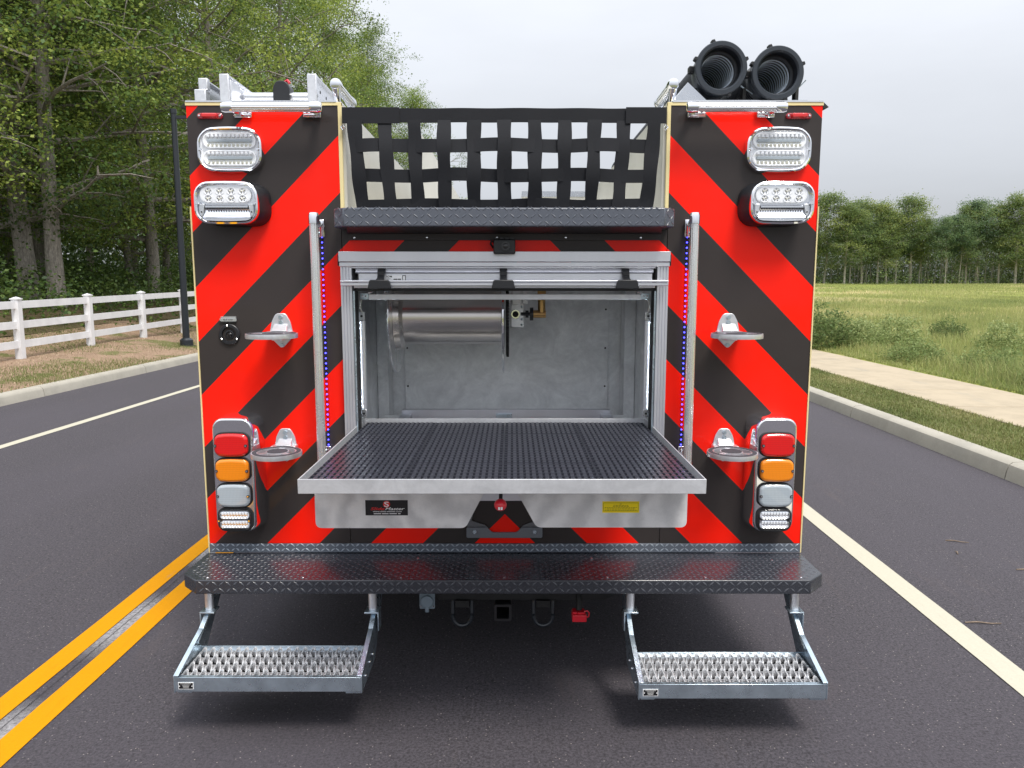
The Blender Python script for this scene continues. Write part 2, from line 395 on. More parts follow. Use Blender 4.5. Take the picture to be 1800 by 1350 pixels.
# meadow: yellow-green grass with dry pale bands
m, n, b = new_mat('meadow_grass')
t1 = noise(n, .10, 5, .6, (.35, 1.6, 1)); t2 = noise(n, .9, 6, .7, (.6, 1.3, 1)); t3 = noise(n, 14, 5, .75)
c = mixc(n, rng(n, t2.outputs[0], .35, .65, 0, 1), (.19, .24, .055), (.36, .36, .09))
c = mixc(n, rng(n, t1.outputs[0], .53, .60, 0, .85), c, (.62, .52, .30))
c = mixc(n, rng(n, t1.outputs[0], .44, .36, 0, .7), c, (.13, .19, .05))
c = mixc(n, rng(n, t3.outputs[0], .35, .7, 0, .35), c, (.14, .17, .045))
link(n, c, b.inputs['Base Color']); b.inputs['Roughness'].default_value = .95; b.inputs['Specular IOR Level'].default_value = .1; bump(n, b, t3.outputs[0], .6, .08)
M['meadow'] = m
def concrete(name, col):
    m, n, b = new_mat(name)
    t = noise(n, 90, 6, .7); t2 = noise(n, 2.5, 6, .7); t3 = noise(n, 1.1, 4, .6, (3, 1, 1))
    c = mixc(n, rng(n, t.outputs[0], .35, .65, 0, .4), col, tuple(x * .72 for x in col))
    c = mixc(n, rng(n, t2.outputs[0], .42, .7, 0, .55), c, tuple(x * .60 for x in col))
    c = mixc(n, rng(n, t3.outputs[0], .58, .75, 0, .3), c, (.20, .21, .20))
    link(n, c, b.inputs['Base Color']); b.inputs['Roughness'].default_value = .85; bump(n, b, t.outputs[0], .3, .004)
    return m
M['kerb'] = concrete('kerb_concrete', (.40, .375, .32)); M['pavement'] = concrete('pavement_concrete', (.42, .35, .25))

sheet('ground', 'earth', [-600, -100, 0, 100, 600], [-60, 0, 100, 400, 900], -.10)
road_h = lambda X, Y: -.012 * np.abs(X + .9) * 0
sheet('road', 'asphalt', [-7.25, -3, 0, 2, 4.25], list(np.linspace(-8, 40, 13)) + [80, 160, 320], 0.0)
sheet('grass_verge', 'verge', list(np.linspace(4.20, 5.35, 7)), list(np.linspace(-3, 60, 60)), lambda X, Y: .125 + .008 * np.sin(X * 9 + Y * 3))
sheet('meadow', 'meadow', [6.8, 7, 7.4, 8, 9, 10, 12, 15, 20, 30, 45, 70, 110, 200, 400], list(np.linspace(-3, 60, 42)) + [70, 80, 90, 100, 110, 120, 130, 140, 160, 200, 320], h_right)
sheet('grass_bank', 'straw', list(np.linspace(-11.2, -7.12, 14)), list(np.linspace(-2, 70, 90)), h_left)
sheet('forest_ground', 'forest_floor', [-160, -90, -60, -45, -35, -28, -22, -18, -16, -14, -13, -12.2, -11.5, -11.1], list(np.linspace(-4, 150, 60)), lambda X, Y: h_left(X, Y) + .012)

# painted lines
def line(name, xc, wd, y0, y1, mat, lab):
    mb = MB(); ys = np.linspace(y0, y1, 160)
    for i in range(len(ys) - 1):
        j = [random.uniform(-.004, .004) for _ in range(4)]
    e0 = [random.uniform(-.0025, .0025) for _ in ys]; e1 = [random.uniform(-.0025, .0025) for _ in ys]
    v = []
    for i, y in enumerate(ys): v += [RP(xc - wd / 2 + e0[i], y, .004), RP(xc + wd / 2 + e1[i], y, .004)]
    mb.add(v, [(2 * i, 2 * i + 1, 2 * i + 3, 2 * i + 2) for i in range(len(ys) - 1)])
    o = make(name, mb, mat, kind='structure', recalc=False); o['label'] = lab; return o
line('yellow_centre_line', -2.015, .108, -2, 60, 'yellow_paint', 'left one of the two solid yellow centre lines')
line('yellow_centre_line', -1.822, .108, -2, 60, 'yellow_paint', 'right one of the two solid yellow centre lines')
line('white_edge_line', 2.055, .13, -2, 60, 'white_paint', 'solid white line right of the truck')
line('white_edge_line', -5.29, .115, -2, 80, 'white_paint', 'solid white line near the far left kerb')
# pale worn strips with the paving joint between the yellow lines
m, n, b = new_mat('worn_asphalt')
b.inputs['Base Color'].default_value = (.30, .29, .30, 1); b.inputs['Roughness'].default_value = .6
tcw = node(n, 'ShaderNodeTexCoord'); spw = node(n, 'ShaderNodeSeparateXYZ'); link(n, tcw.outputs['Generated'], spw.inputs[0])
e1 = rng(n, spw.outputs[1], 0, .3, 0, 1); e2 = rng(n, spw.outputs[1], 1, .7, 0, 1)
mm = node(n, 'ShaderNodeMath', operation='MULTIPLY'); link(n, e1, mm.inputs[0]); link(n, e2, mm.inputs[1])
tn = noise(n, 60, 5, .7); m3 = node(n, 'ShaderNodeMath', operation='MULTIPLY'); link(n, mm.outputs[0], m3.inputs[0]); link(n, rng(n, tn.outputs[0], .3, .6, .3, 1), m3.inputs[1])
link(n, m3.outputs[0], b.inputs['Alpha'])
M['worn'] = m
for y0, y1 in ((1.2, 1.85), (2.08, 2.74), (3.02, 3.78), (4.1, 4.8)):
    mb = MB(); mb.add([RP(-1.959, y0, .0025), RP(-1.878, y0, .0025), RP(-1.878, y1, .0025), RP(-1.959, y1, .0025)], [(0, 1, 2, 3)])
    o = make('worn_strip', mb, 'worn', kind='structure', recalc=False)
mb = MB(); mb.add([RP(-1.9212, -2, .0045), RP(-1.9188, -2, .0045), RP(-1.9188, 60, .0045), RP(-1.9212, 60, .0045)], [(0, 1, 2, 3)])
make('paving_joint', mb, 'inner_dark', kind='structure', recalc=False)

# kerbs, in cast sections
def kerb(side, joints, label):
    root = thing('kerb', None, None); root['kind'] = 'structure'; root['label'] = label
    for a, b_ in zip(joints[:-1], joints[1:]):
        mb = MB(); a2 = a + .006; b2 = b_ - .006
        if side > 0: prof = [(4.06, -.05), (4.085, .085), (4.10, .125), (4.13, .146), (4.24, .152), (4.24, -.05)]
        else: prof = [(-7.07, -.05), (-7.095, .10), (-7.11, .128), (-7.135, .146), (-7.24, .152), (-7.24, -.05)]
        k = max(1, int((b2 - a2) / 1.5)); ys = np.linspace(a2, b2, k + 1)
        rings = [[RP(x, y, z) for x, z in prof] for y in ys]
        mb.rings(rings, True, True)
        make('kerb_section', mb, 'kerb', root)
    return root
kerb(1, [-3, .2, 3.05, 6.2, 9.2, 12.2, 15.2, 18.2, 21.2, 27, 33, 45, 60, 90, 140], 'pale concrete kerb beside the right grass strip')
kerb(-1, [-3, 1.5, 4.6, 7.75, 10.8, 13.8, 16.8, 19.8, 22.8, 28, 34, 46, 60, 90, 140], 'pale concrete kerb below the fenced bank')
root = thing('pavement', None, None); root['kind'] = 'structure'; root['label'] = 'beige concrete footpath in slabs'
ys = [-3 + 1.52 * i for i in range(42)]
for i in range(len(ys) - 1):
    mb = MB(); p = [RP(5.28, ys[i] + .014, 0), RP(6.83, ys[i] + .014, 0), RP(6.83, ys[i + 1] - .014, 0), RP(5.28, ys[i + 1] - .014, 0)]
    z = .142 + random.uniform(-.003, .003)
    mb.add([(q[0], q[1], zz) for zz in (z - .08, z) for q in p], [(4, 5, 6, 7), (0, 1, 5, 4), (1, 2, 6, 5), (2, 3, 7, 6), (3, 0, 4, 7)])
    make('paving_slab', mb, 'pavement', root, bevel=.006 if ys[i] < 20 else 0)
mb = MB(); mb.add([RP(5.26, -3, .10), RP(6.85, -3, .10), RP(6.85, 140, .10), RP(5.26, 140, .10)], [(0, 1, 2, 3)])
make('pavement_bed', mb, 'inner_dark', kind='structure', recalc=False)

# ================================================================== VEGETATION
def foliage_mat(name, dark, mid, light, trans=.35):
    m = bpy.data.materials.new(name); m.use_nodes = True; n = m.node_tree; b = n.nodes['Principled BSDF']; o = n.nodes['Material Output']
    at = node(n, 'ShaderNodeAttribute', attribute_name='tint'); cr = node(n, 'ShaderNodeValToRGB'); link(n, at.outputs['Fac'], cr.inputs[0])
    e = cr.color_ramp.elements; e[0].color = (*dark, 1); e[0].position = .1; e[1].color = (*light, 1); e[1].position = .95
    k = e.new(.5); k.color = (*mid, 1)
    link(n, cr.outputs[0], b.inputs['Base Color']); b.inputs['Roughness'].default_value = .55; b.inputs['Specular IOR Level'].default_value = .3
    tl = node(n, 'ShaderNodeBsdfTranslucent'); link(n, mixc(n, .5, cr.outputs[0], light), tl.inputs[0])
    ms = node(n, 'ShaderNodeMixShader', n0=trans); link(n, b.outputs[0], ms.inputs[1]); link(n, tl.outputs[0], ms.inputs[2]); link(n, ms.outputs[0], o.inputs[0])
    return m
M['oak_leaf'] = foliage_mat('oak_leaves', (.020, .052, .017), (.095, .180, .045), (.36, .43, .09))
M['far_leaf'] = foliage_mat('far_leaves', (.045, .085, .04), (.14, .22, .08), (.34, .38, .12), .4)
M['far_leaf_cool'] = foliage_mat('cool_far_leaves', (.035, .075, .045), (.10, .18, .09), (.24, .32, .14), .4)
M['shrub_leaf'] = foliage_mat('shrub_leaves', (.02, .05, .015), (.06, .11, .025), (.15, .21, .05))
M['weed_leaf'] = foliage_mat('weed_leaves', (.07, .12, .03), (.19, .26, .08), (.46, .50, .24))
M['grass_blade'] = foliage_mat('lawn_blades', (.07, .11, .025), (.17, .21, .06), (.38, .34, .16))
M['meadow_blade'] = foliage_mat('meadow_blades', (.10, .17, .045), (.29, .34, .10), (.66, .58, .32), .4)
def bark(name, a, b_):
    m, n, b = new_mat(name); t = noise(n, 9, 6, .7, (2.5, 2.5, .5)); t2 = noise(n, 5, 4, .7); t3 = noise(n, 30, 5, .7, (1, 1, .4))
    c = mixc(n, rng(n, t.outputs[0], .35, .65, 0, 1), a, b_); c = mixc(n, rng(n, t2.outputs[0], .62, .68, 0, .8), c, (.42, .42, .38))
    c = mixc(n, rng(n, t3.outputs[0], .35, .6, .6, 0), c, tuple(x * .4 for x in a))
    link(n, c, b.inputs['Base Color']); b.inputs['Roughness'].default_value = .9; bump(n, b, t3.outputs[0], .8, .03); return m
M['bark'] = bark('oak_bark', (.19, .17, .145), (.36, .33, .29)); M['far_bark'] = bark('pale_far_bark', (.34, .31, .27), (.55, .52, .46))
M['bark_dark'] = bark('dark_bark', (.05, .045, .038), (.10, .09, .075))

def mesh_np(name, V, F, mat, tint=None):
    """V (n,3), F (m,k)"""
    me = bpy.data.meshes.new(name); k = F.shape[1]
    me.vertices.add(len(V)); me.vertices.foreach_set('co', V.astype(np.float32).ravel())
    me.loops.add(F.size); me.loops.foreach_set('vertex_index', F.astype(np.int32).ravel())
    me.polygons.add(len(F)); me.polygons.foreach_set('loop_start', np.arange(0, F.size, k, dtype=np.int32))
    me.update(calc_edges=True)
    if tint is not None:
        a = me.attributes.new('tint', 'FLOAT', 'POINT'); a.data.foreach_set('value', tint.astype(np.float32))
    me.materials.append(M[mat]); return me
def nrm(a): return a / np.maximum(np.linalg.norm(a, axis=1, keepdims=True), 1e-9)
def leaves(P, tint, size, rg, up=.9, droop=.15):
    """one bent four-sided leaf at each point"""
    n = len(P); nr = nrm(rg.normal(0, 1, (n, 3)) + np.array([0, 0, up * 1.6])); d = rg.normal(0, 1, (n, 3)); d[:, 2] -= droop
    d = nrm(d - nr * np.sum(d * nr, 1, keepdims=True)); s = np.cross(nr, d); L = size * rg.uniform(.65, 1.3, (n, 1)); W = L * rg.uniform(.26, .40, (n, 1))
    V = np.stack([P, P + d * L * .5 + s * W + nr * L * .07, P + d * L - nr * L * .10, P + d * L * .5 - s * W + nr * L * .07], 1).reshape(-1, 3)
    F = np.arange(4 * n).reshape(n, 4); return V, F, np.repeat(tint, 4)
def sprays(centres, per, spread, thick, rg, tint_c):
    n = len(centres); ax = rg.normal(0, .35, (n, 2))
    o = np.clip(rg.normal(0, 1, (n, per, 3)), -1.6, 1.6) * np.array([spread, spread, thick]) * .5
    o[:, :, 2] += ax[:, None, 0] * o[:, :, 0] + ax[:, None, 1] * o[:, :, 1]
    P = (centres[:, None, :] + o).reshape(-1, 3); T = np.repeat(tint_c, per) + rg.normal(0, .10, n * per)
    return P, np.clip(T, 0, 1)
def tree_meshes(seed, H, base, R, r0, limbs, per, leaf, spread=.9, lean=(0, 0), mat='oak_leaf', bk='bark', dead=6, sprays_per=9, shape=1.0, n_side=9):
    rg = np.random.default_rng(seed); rd = random.Random(seed)
    mb = MB(); path = []; rs = []; wob = [rd.uniform(-.25, .25) for _ in range(4)]
    K = 12
    def axis(t):
        z = t * H
        return Vector((lean[0] * z + wob[0] * math.sin(t * 5 + wob[2] * 9), lean[1] * z + wob[1] * math.sin(t * 4 + wob[3] * 9), z))
    for i in range(K + 1):
        t = i / K; p = axis(t) if i else Vector((0, 0, -.4)); path.append(p); rs.append(r0 * ((1.25 if i == 0 else 1) * (1 - t) ** .8 + .06))
    mb.tube(path, rs, n_side)
    cen = []; tn = []
    for i in range(limbs):
        t = base / H + (1 - base / H) * (i + rd.random() * .8) / limbs * .97; p0 = axis(t)
        tt = (t - base / H) / (1 - base / H); ln = R * (math.sin(PI * min(1, .22 + tt * .78)) ** .7) * rd.uniform(.6, 1.12) * shape + .4
        az = i * 2.4 + rd.uniform(-.6, .6); el = rd.uniform(.05, .55) + tt * .6
        dirv = Vector((math.cos(az) * math.cos(el), math.sin(az) * math.cos(el), math.sin(el)))
        pts = [p0]; q = p0.copy(); dv = dirv.copy()
        for k in range(5):
            dv = (dv + Vector((rd.uniform(-.22, .22), rd.uniform(-.22, .22), rd.uniform(-.16, .14)))).normalized(); q = q + dv * ln / 5; pts.append(q.copy())
        rb = r0 * (1 - t) ** .8 * .42 + .015
        mb.tube(pts, [rb * (1 - .82 * k / 5) for k in range(6)], 5)
        tb = rd.uniform(.14, .78) + tt * .12  # tint per limb, lighter upwards: sunlit and shaded foliage painted into the leaves
        for k in range(sprays_per):
            f = rd.uniform(.28, 1.05); j = min(4, int(f * 5)); a = pts[j].lerp(pts[j + 1], f * 5 - j if f < 1 else 1.15)
            off = Vector((rd.gauss(0, 1), rd.gauss(0, 1), rd.gauss(0, .55))) * ln * .22
            cpt = a + off; cen.append(cpt); tn.append(tb + rd.gauss(0, .12) + (.18 if rd.random() < .18 else 0))
            if k % 2 == 0: mb.tube([a, a.lerp(cpt, .55) + Vector((0, 0, .08)), cpt], [rb * .35, rb * .22, .006], 3)
    for i in range(dead):
        t = rd.uniform(.12, base / H + .12); p0 = axis(t); az = rd.uniform(0, 6.28); q = p0; dv = Vector((math.cos(az), math.sin(az), rd.uniform(-.2, .4))); pts = [p0]
        for k in range(4):
            dv = (dv + Vector((rd.uniform(-.4, .4), rd.uniform(-.4, .4), rd.uniform(-.3, .3)))).normalized(); q = q + dv * rd.uniform(.2, .5); pts.append(q)
        mb.tube(pts, [.03, .022, .016, .01, .004], 4)
    cen = np.array([list(c) for c in cen]); P, T = sprays(cen, per, spread, spread * .34, rg, np.array(tn))
    V, F, TT = leaves(P, T, leaf, rg)
    crown = mesh_np('crown', V, F, mat, TT)
    me = bpy.data.meshes.new('trunk'); me.from_pydata(mb.v, [], mb.f); me.materials.append(M[bk]); finish(me, 60)
    return me, crown
def put_tree(name, meshes, loc, rz, sc, label, group, cat='tree'):
    r = thing(name, label, cat, loc, rz, group); r.scale = (sc, sc, sc)
    for nm, me in (('trunk', meshes[0]), ('crown', meshes[1])):
        o = bpy.data.objects.new(nm, me); C.objects.link(o); o.parent = r
    return r
def zl(x, y): return float(h_left(x - RY * y, y))
# --- left wood: trees one can tell apart
A_ = tree_meshes(11, 20, 2.2, 4.6, .24, 46, 84, .105, lean=(-.05, .0), sprays_per=12)
B_ = tree_meshes(12, 21, 3.0, 4.2, .20, 44, 84, .105, lean=(.01, .01), sprays_per=12)
C_ = tree_meshes(13, 19, 2.2, 5.0, .22, 46, 84, .11, lean=(.02, -.01), sprays_per=12)
D_ = tree_meshes(14, 17, 1.8, 4.4, .16, 44, 80, .10, lean=(-.02, .0), sprays_per=12, dead=10)
specs = [ # x, y, mesh, rot, scale, label
 (-12.5, 20.6, B_, .3, 1.0, 'straight grey-barked oak behind the second fence post from the left'),
 (-13.4, 20.9, A_, 0., 1.02, 'thick oak trunk leaning left just beside the straight grey oak'),
 (-14.6, 21.0, A_, .25, .92, 'leaning pale trunk at the left edge of the photo, behind the leftmost fence post'),
 (-14.3, 23.5, C_, 2.1, 1.05, 'dark shaded oak trunk standing close behind the straight grey oak'),
 (-13.2, 27.5, C_, 4.0, 1.0, 'leafy oak rising above the fence midway to the black lamp post'),
 (-12.9, 33.5, B_, 1.7, 1.02, 'tall mottled trunk seen above the ladder on the truck roof'),
 (-12.6, 41.0, C_, .9, 1.05, 'broad oak crown above the left part of the truck roof'),
 (-12.2, 50.0, D_, 3.1, 1.12, 'light green oak crown sloping down toward the sky'),
 (-11.4, 60.0, B_, 5.2, .95, 'oak crown at the step in the tree line near the chrome roof handle'),
 (-9.6, 71.0, C_, 1.1, .98, 'loose airy oak crown farthest along the left tree line, against the sky'),
 (-12.8, 66.0, D_, 2.2, 1.1, 'dull green oak crown just left of the farthest airy crown'),
]
for x, y, ms, rz, sc, lab in specs: put_tree('oak_tree', ms, (x, y, zl(x, y) - .05), rz, sc, lab, None)
gl = 'oaks standing deeper in the left wood'
rd = random.Random(5)
for i, (x, y) in enumerate([(-17.5, 19), (-16.2, 26), (-18.8, 29), (-16.6, 33), (-20.5, 24.5), (-17.6, 38.5), (-22, 34), (-16.5, 46), (-21.5, 43), (-16.3, 56), (-21, 55), (-25.5, 29), (-26, 39), (-16.2, 69), (-19.8, 15.5), (-22, 68), (-28, 50), (-15.5, 80), (-24, 20), (-31,33),(-33,45)]):
    put_tree('oak_tree', (A_, B_, C_, D_)[i % 4] if i % 4 else B_, (x, y, zl(x, y) - .05), rd.uniform(0, 6.28), rd.uniform(.88, 1.12), 'oak half hidden by others deeper in the left wood', gl)
# undergrowth and dark interior of the wood
rg = np.random.default_rng(21)
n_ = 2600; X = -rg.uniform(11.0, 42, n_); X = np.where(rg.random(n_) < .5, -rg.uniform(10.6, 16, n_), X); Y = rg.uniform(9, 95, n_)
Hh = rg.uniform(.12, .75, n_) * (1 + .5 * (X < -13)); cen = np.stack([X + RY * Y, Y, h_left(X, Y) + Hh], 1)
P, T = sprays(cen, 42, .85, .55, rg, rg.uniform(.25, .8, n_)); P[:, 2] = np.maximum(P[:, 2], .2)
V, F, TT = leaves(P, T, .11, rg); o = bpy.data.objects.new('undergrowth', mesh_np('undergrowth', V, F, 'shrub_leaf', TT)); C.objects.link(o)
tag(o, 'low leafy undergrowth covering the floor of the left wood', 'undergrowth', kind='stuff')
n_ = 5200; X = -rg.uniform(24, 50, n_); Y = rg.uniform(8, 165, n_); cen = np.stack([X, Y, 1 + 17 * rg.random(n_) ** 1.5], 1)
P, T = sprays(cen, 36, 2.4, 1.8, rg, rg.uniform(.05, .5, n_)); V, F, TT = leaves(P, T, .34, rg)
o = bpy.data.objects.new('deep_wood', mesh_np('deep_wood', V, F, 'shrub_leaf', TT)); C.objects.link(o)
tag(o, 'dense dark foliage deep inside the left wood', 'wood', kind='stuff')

# --- far wood edge across the meadow
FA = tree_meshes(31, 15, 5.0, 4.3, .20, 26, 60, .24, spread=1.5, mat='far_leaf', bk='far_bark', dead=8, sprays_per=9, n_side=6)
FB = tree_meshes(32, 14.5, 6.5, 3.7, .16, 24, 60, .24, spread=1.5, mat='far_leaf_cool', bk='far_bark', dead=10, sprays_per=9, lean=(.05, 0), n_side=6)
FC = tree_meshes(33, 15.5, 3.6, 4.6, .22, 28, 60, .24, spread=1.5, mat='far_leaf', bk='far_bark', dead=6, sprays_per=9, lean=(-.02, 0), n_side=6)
def zr(x, y): return float(h_right(np.float64(x - RY * y), np.float64(y)))
rd = random.Random(9); x = 10.; seen = 0
ORD = ['first', 'second', 'third', 'fourth', 'fifth', 'sixth', 'seventh', 'eighth', 'ninth', 'tenth', 'eleventh', 'twelfth', 'thirteenth', 'fourteenth', 'fifteenth', 'sixteenth', 'seventeenth', 'eighteenth']
while x < 128:
    y = 128 + rd.uniform(-2, 4); ms = (FA, FB, FC)[rd.randrange(3)]; u = 900 + 1309 * x / (y * .9914)
    lab = 'pale-trunked tree of the far wood, hidden from view or cut off'
    if 1425 < u < 1800:
        lab = '%s tree counted from the truck along the front of the far wood' % ORD[seen]; seen += 1
    put_tree('woodland_tree', ms, (x, y, zr(x, y) - .1), rd.uniform(0, 6.28), rd.uniform(.72, .97), lab, 'trees along the wood edge across the meadow')
    x += rd.uniform(1.8, 3.0)
rg = np.random.default_rng(33)
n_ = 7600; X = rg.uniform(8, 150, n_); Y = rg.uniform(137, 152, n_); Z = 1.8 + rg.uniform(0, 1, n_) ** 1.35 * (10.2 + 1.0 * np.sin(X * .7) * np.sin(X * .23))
cen = np.stack([X, Y, Z], 1); P, T = sprays(cen, 34, 2.2, 1.6, rg, np.clip(-.15 + .065 * (Z - 2) + rg.normal(0, .1, n_), 0, 1)); V, F, TT = leaves(P, T, .32, rg)  # tint darkens towards the ground, painting in the shade inside the wood
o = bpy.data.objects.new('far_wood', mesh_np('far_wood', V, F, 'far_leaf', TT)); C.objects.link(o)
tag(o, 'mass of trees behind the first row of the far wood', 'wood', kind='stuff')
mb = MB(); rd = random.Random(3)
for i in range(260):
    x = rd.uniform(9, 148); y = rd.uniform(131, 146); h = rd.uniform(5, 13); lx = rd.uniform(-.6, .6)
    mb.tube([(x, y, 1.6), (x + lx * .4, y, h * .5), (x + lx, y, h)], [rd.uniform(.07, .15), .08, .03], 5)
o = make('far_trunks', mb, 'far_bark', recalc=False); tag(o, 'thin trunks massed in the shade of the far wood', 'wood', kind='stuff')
n_ = 780; X = rg.uniform(9, 150, n_); Y = rg.uniform(124, 134, n_); cen = np.stack([X, Y, 1.75 + rg.uniform(0, 1, n_) ** 2 * 2.2], 1)
P, T = sprays(cen, 30, 1.5, .8, rg, rg.uniform(.1, .6, n_)); V, F, TT = leaves(P, T, .26, rg)
o = bpy.data.objects.new('far_undergrowth', mesh_np('far_undergrowth', V, F, 'far_leaf', TT)); C.objects.link(o)
tag(o, 'low bushes along the foot of the far wood', 'bushes', kind='stuff')

# --- grasses
def blades(name, X, Y, Z, H, W, T, mat, label, rg, lean=.45, cat='grass'):
    n = len(X); B = np.stack([X, Y, Z], 1); az = rg.uniform(0, 2 * PI, n); d = np.stack([np.cos(az), np.sin(az), np.zeros(n)], 1)
    s = np.stack([-np.sin(az), np.cos(az), np.zeros(n)], 1) * (W[:, None] / 2); ln = rg.uniform(.1, 1, n)[:, None] * lean
    up = np.array([0, 0, 1.]); Hc = H[:, None]
    m1 = B + up * Hc * .55 + d * Hc * ln * .25; tip = B + up * Hc * (1 - .25 * ln) + d * Hc * ln
    V = np.stack([B - s, B + s, m1 + s * .7, m1 - s * .7, tip], 1).reshape(-1, 3)
    k = np.arange(n)[:, None] * 5
    me = bpy.data.meshes.new(name)
    F4 = (k + np.array([[0, 1, 2, 3]])); F3 = (k + np.array([[3, 2, 4]]))
    me.vertices.add(len(V)); me.vertices.foreach_set('co', V.astype(np.float32).ravel())
    loops = np.concatenate([F4.ravel(), F3.ravel()]); me.loops.add(len(loops)); me.loops.foreach_set('vertex_index', loops.astype(np.int32))
    st = np.concatenate([np.arange(0, 4 * n, 4), 4 * n + np.arange(0, 3 * n, 3)]); me.polygons.add(2 * n); me.polygons.foreach_set('loop_start', st.astype(np.int32))
    me.update(calc_edges=True); a = me.attributes.new('tint', 'FLOAT', 'POINT'); a.data.foreach_set('value', np.repeat(np.clip(T, 0, 1), 5).astype(np.float32))
    me.materials.append(M[mat]); o = bpy.data.objects.new(name, me); C.objects.link(o); tag(o, label, cat, kind='stuff'); return o
def patch(x, y, s, ph=0): return (np.sin(x * s + 1.3 * np.sin(y * s * .7 + ph)) + np.sin(y * s * .8 + 1.7 * np.sin(x * s * .9 + 2 + ph))) * .25 + .5
rg = np.random.default_rng(41)
n_ = 85000; xr = rg.uniform(4.22, 5.31, n_); Y = 1.5 + 28 * rg.random(n_) ** 1.6
T = .18 + .65 * patch(xr, Y, 2.6) + rg.normal(0, .13, n_)
wx, wy = xr + RY * Y, Y - RY * xr
blades('verge_grass', wx, wy, np.full(n_, .12), rg.uniform(.02, .055, n_), rg.uniform(.004, .008, n_) * (1 + Y * .05), T, 'grass_blade', 'short mown grass strip between kerb and footpath', rg, lean=.9)
n_ = 120000; xr = -rg.uniform(7.2, 11.4, n_); Y = 4 + 30 * rg.random(n_) ** 1.3
pt = patch(xr, Y, 1.5) + rg.normal(0, .13, n_) + .25 * (xr > -8.2) * (Y < 13); k = pt > .60; xr, Y = xr[k], Y[k]
T = .45 + rg.normal(0, .17, len(xr)); blades('bank_grass', xr + RY * Y, Y - RY * xr, h_left(xr, Y) - .01, rg.uniform(.025, .085, len(xr)), rg.uniform(.006, .011, len(xr)), T, 'grass_blade', 'patchy short grass on the bank below the fence', rg, lean=1.0)
n_ = 36000; xr = -rg.uniform(7.3, 11.4, n_); Y = 4 + 30 * rg.random(n_) ** 1.3
m_, nn_, bb_ = new_mat('straw_stalks'); M['straw_stalk'] = foliage_mat('straw_stalks', (.22, .13, .08), (.42, .30, .20), (.62, .50, .34), .2)
blades('straw_mulch', xr + RY * Y, Y - RY * xr, h_left(xr, Y) - .005, rg.uniform(.01, .05, n_), rg.uniform(.004, .009, n_), rg.uniform(0, 1, n_), 'straw_stalk', 'dry straw and litter on the bank by the white fence', rg, lean=2.6, cat='straw')
# meadow near band, tall and weedy
n_ = 190000; Y = 4 + 58 * rg.random(n_) ** 1.25; xr = 6.95 + (rg.random(n_) ** 1.5) * (2.5 + Y * .62)
cl = patch(xr, Y, 1.1, 1.0); ed = smooth((xr - 6.9) / 1.2)
Hn = (.10 + .42 * ed * (.35 + .65 * cl)) * rg.uniform(.5, 1.25, n_) * (1 - .5 * smooth((Y - 30) / 30)); T = .16 + .6 * patch(xr, Y, .55, 3) + rg.normal(0, .14, n_)
blades('tall_grass', xr + RY * Y, Y - RY * xr, h_right(xr, Y) - .02, Hn, rg.uniform(.006, .012, n_) * (1 + Y * .03), T, 'meadow_blade', 'tall weedy grass beyond the footpath', rg, lean=.6)
n_ = 150000; Y = 26 + 102 * rg.random(n_); xr = 8 + rg.random(n_) * (Y * .85)
T = .18 + .42 * patch(xr * .35, Y, .16, 2) + .5 * (patch(xr * .25, Y * 1.3, .33, 4) > .66) + rg.normal(0, .10, n_)
blades('meadow_cover', xr + RY * Y, Y - RY * xr, h_right(xr, Y) - .03, rg.uniform(.06, .36, n_) * (.35 + patch(xr, Y, .23, 5)), rg.uniform(.03, .07, n_), T, 'meadow_blade', 'sunlit yellow-green meadow grass reaching the far wood', rg, lean=.8)
# weeds one can tell apart at the path's edge
def weed_mesh(seed, R, H, n, leaf, tint):
    rg = np.random.default_rng(seed); th = rg.uniform(0, 6.28, n); r = R * np.sqrt(rg.random(n)); z = H * rg.random(n) ** .7 * (1 - .5 * (r / R) ** 2)
    cen = np.stack([r * np.cos(th), r * np.sin(th), z], 1); P, T = sprays(cen, 24, R * .28, R * .25, rg, np.full(n, tint) + .25 * z / H - .1)
    P[:, 2] = np.abs(P[:, 2]); V, F, TT = leaves(P, T, leaf, rg, up=.5); return mesh_np('weed_leaves', V, F, 'weed_leaf', TT)
W1 = weed_mesh(1, .55, .75, 130, .055, .15); W2 = weed_mesh(2, .45, .8, 120, .045, .55); W3 = weed_mesh(3, .6, .55, 130, .05, .38)
for i, (x, y, me, s, lab) in enumerate([(7.5, 18.0, W1, 1.35, 'dark green weed bush at the path edge right beside the truck'), (8.3, 17.6, W2, 1.15, 'pale feathery weed bush next to the dark bush by the truck'),
    (9.3, 18.0, W2, 1.3, 'tall silvery weed bush, second pale one from the truck'), (8.6, 13.2, W3, 1.0, 'low spreading weed bush along the middle of the path edge'),
    (8.1, 10.9, W3, .8, 'bright green weed clump touching the path edge'), (8.15, 8.9, W1, .85, 'dark leafy weed clump at the right edge of the photo'),
    (11.2, 17.0, W2, 1.1, 'pale weed bush out in the grass behind the path-edge weeds'), (7.9, 14.6, W3, .9, 'yellowish weed clump between the silvery bush and the path'),
    (12.6, 21.5, W1, .9, 'round green weed bush farther out in the meadow')]):
    o = bpy.data.objects.new('weed_bush', me); C.objects.link(o); o.location = (x, y, zr(x, y) - .03); o.scale = (s, s, s); o.rotation_euler = (0, 0, i * 1.3)
    tag(o, lab, 'weed', 'weed bushes at the edge of the footpath')

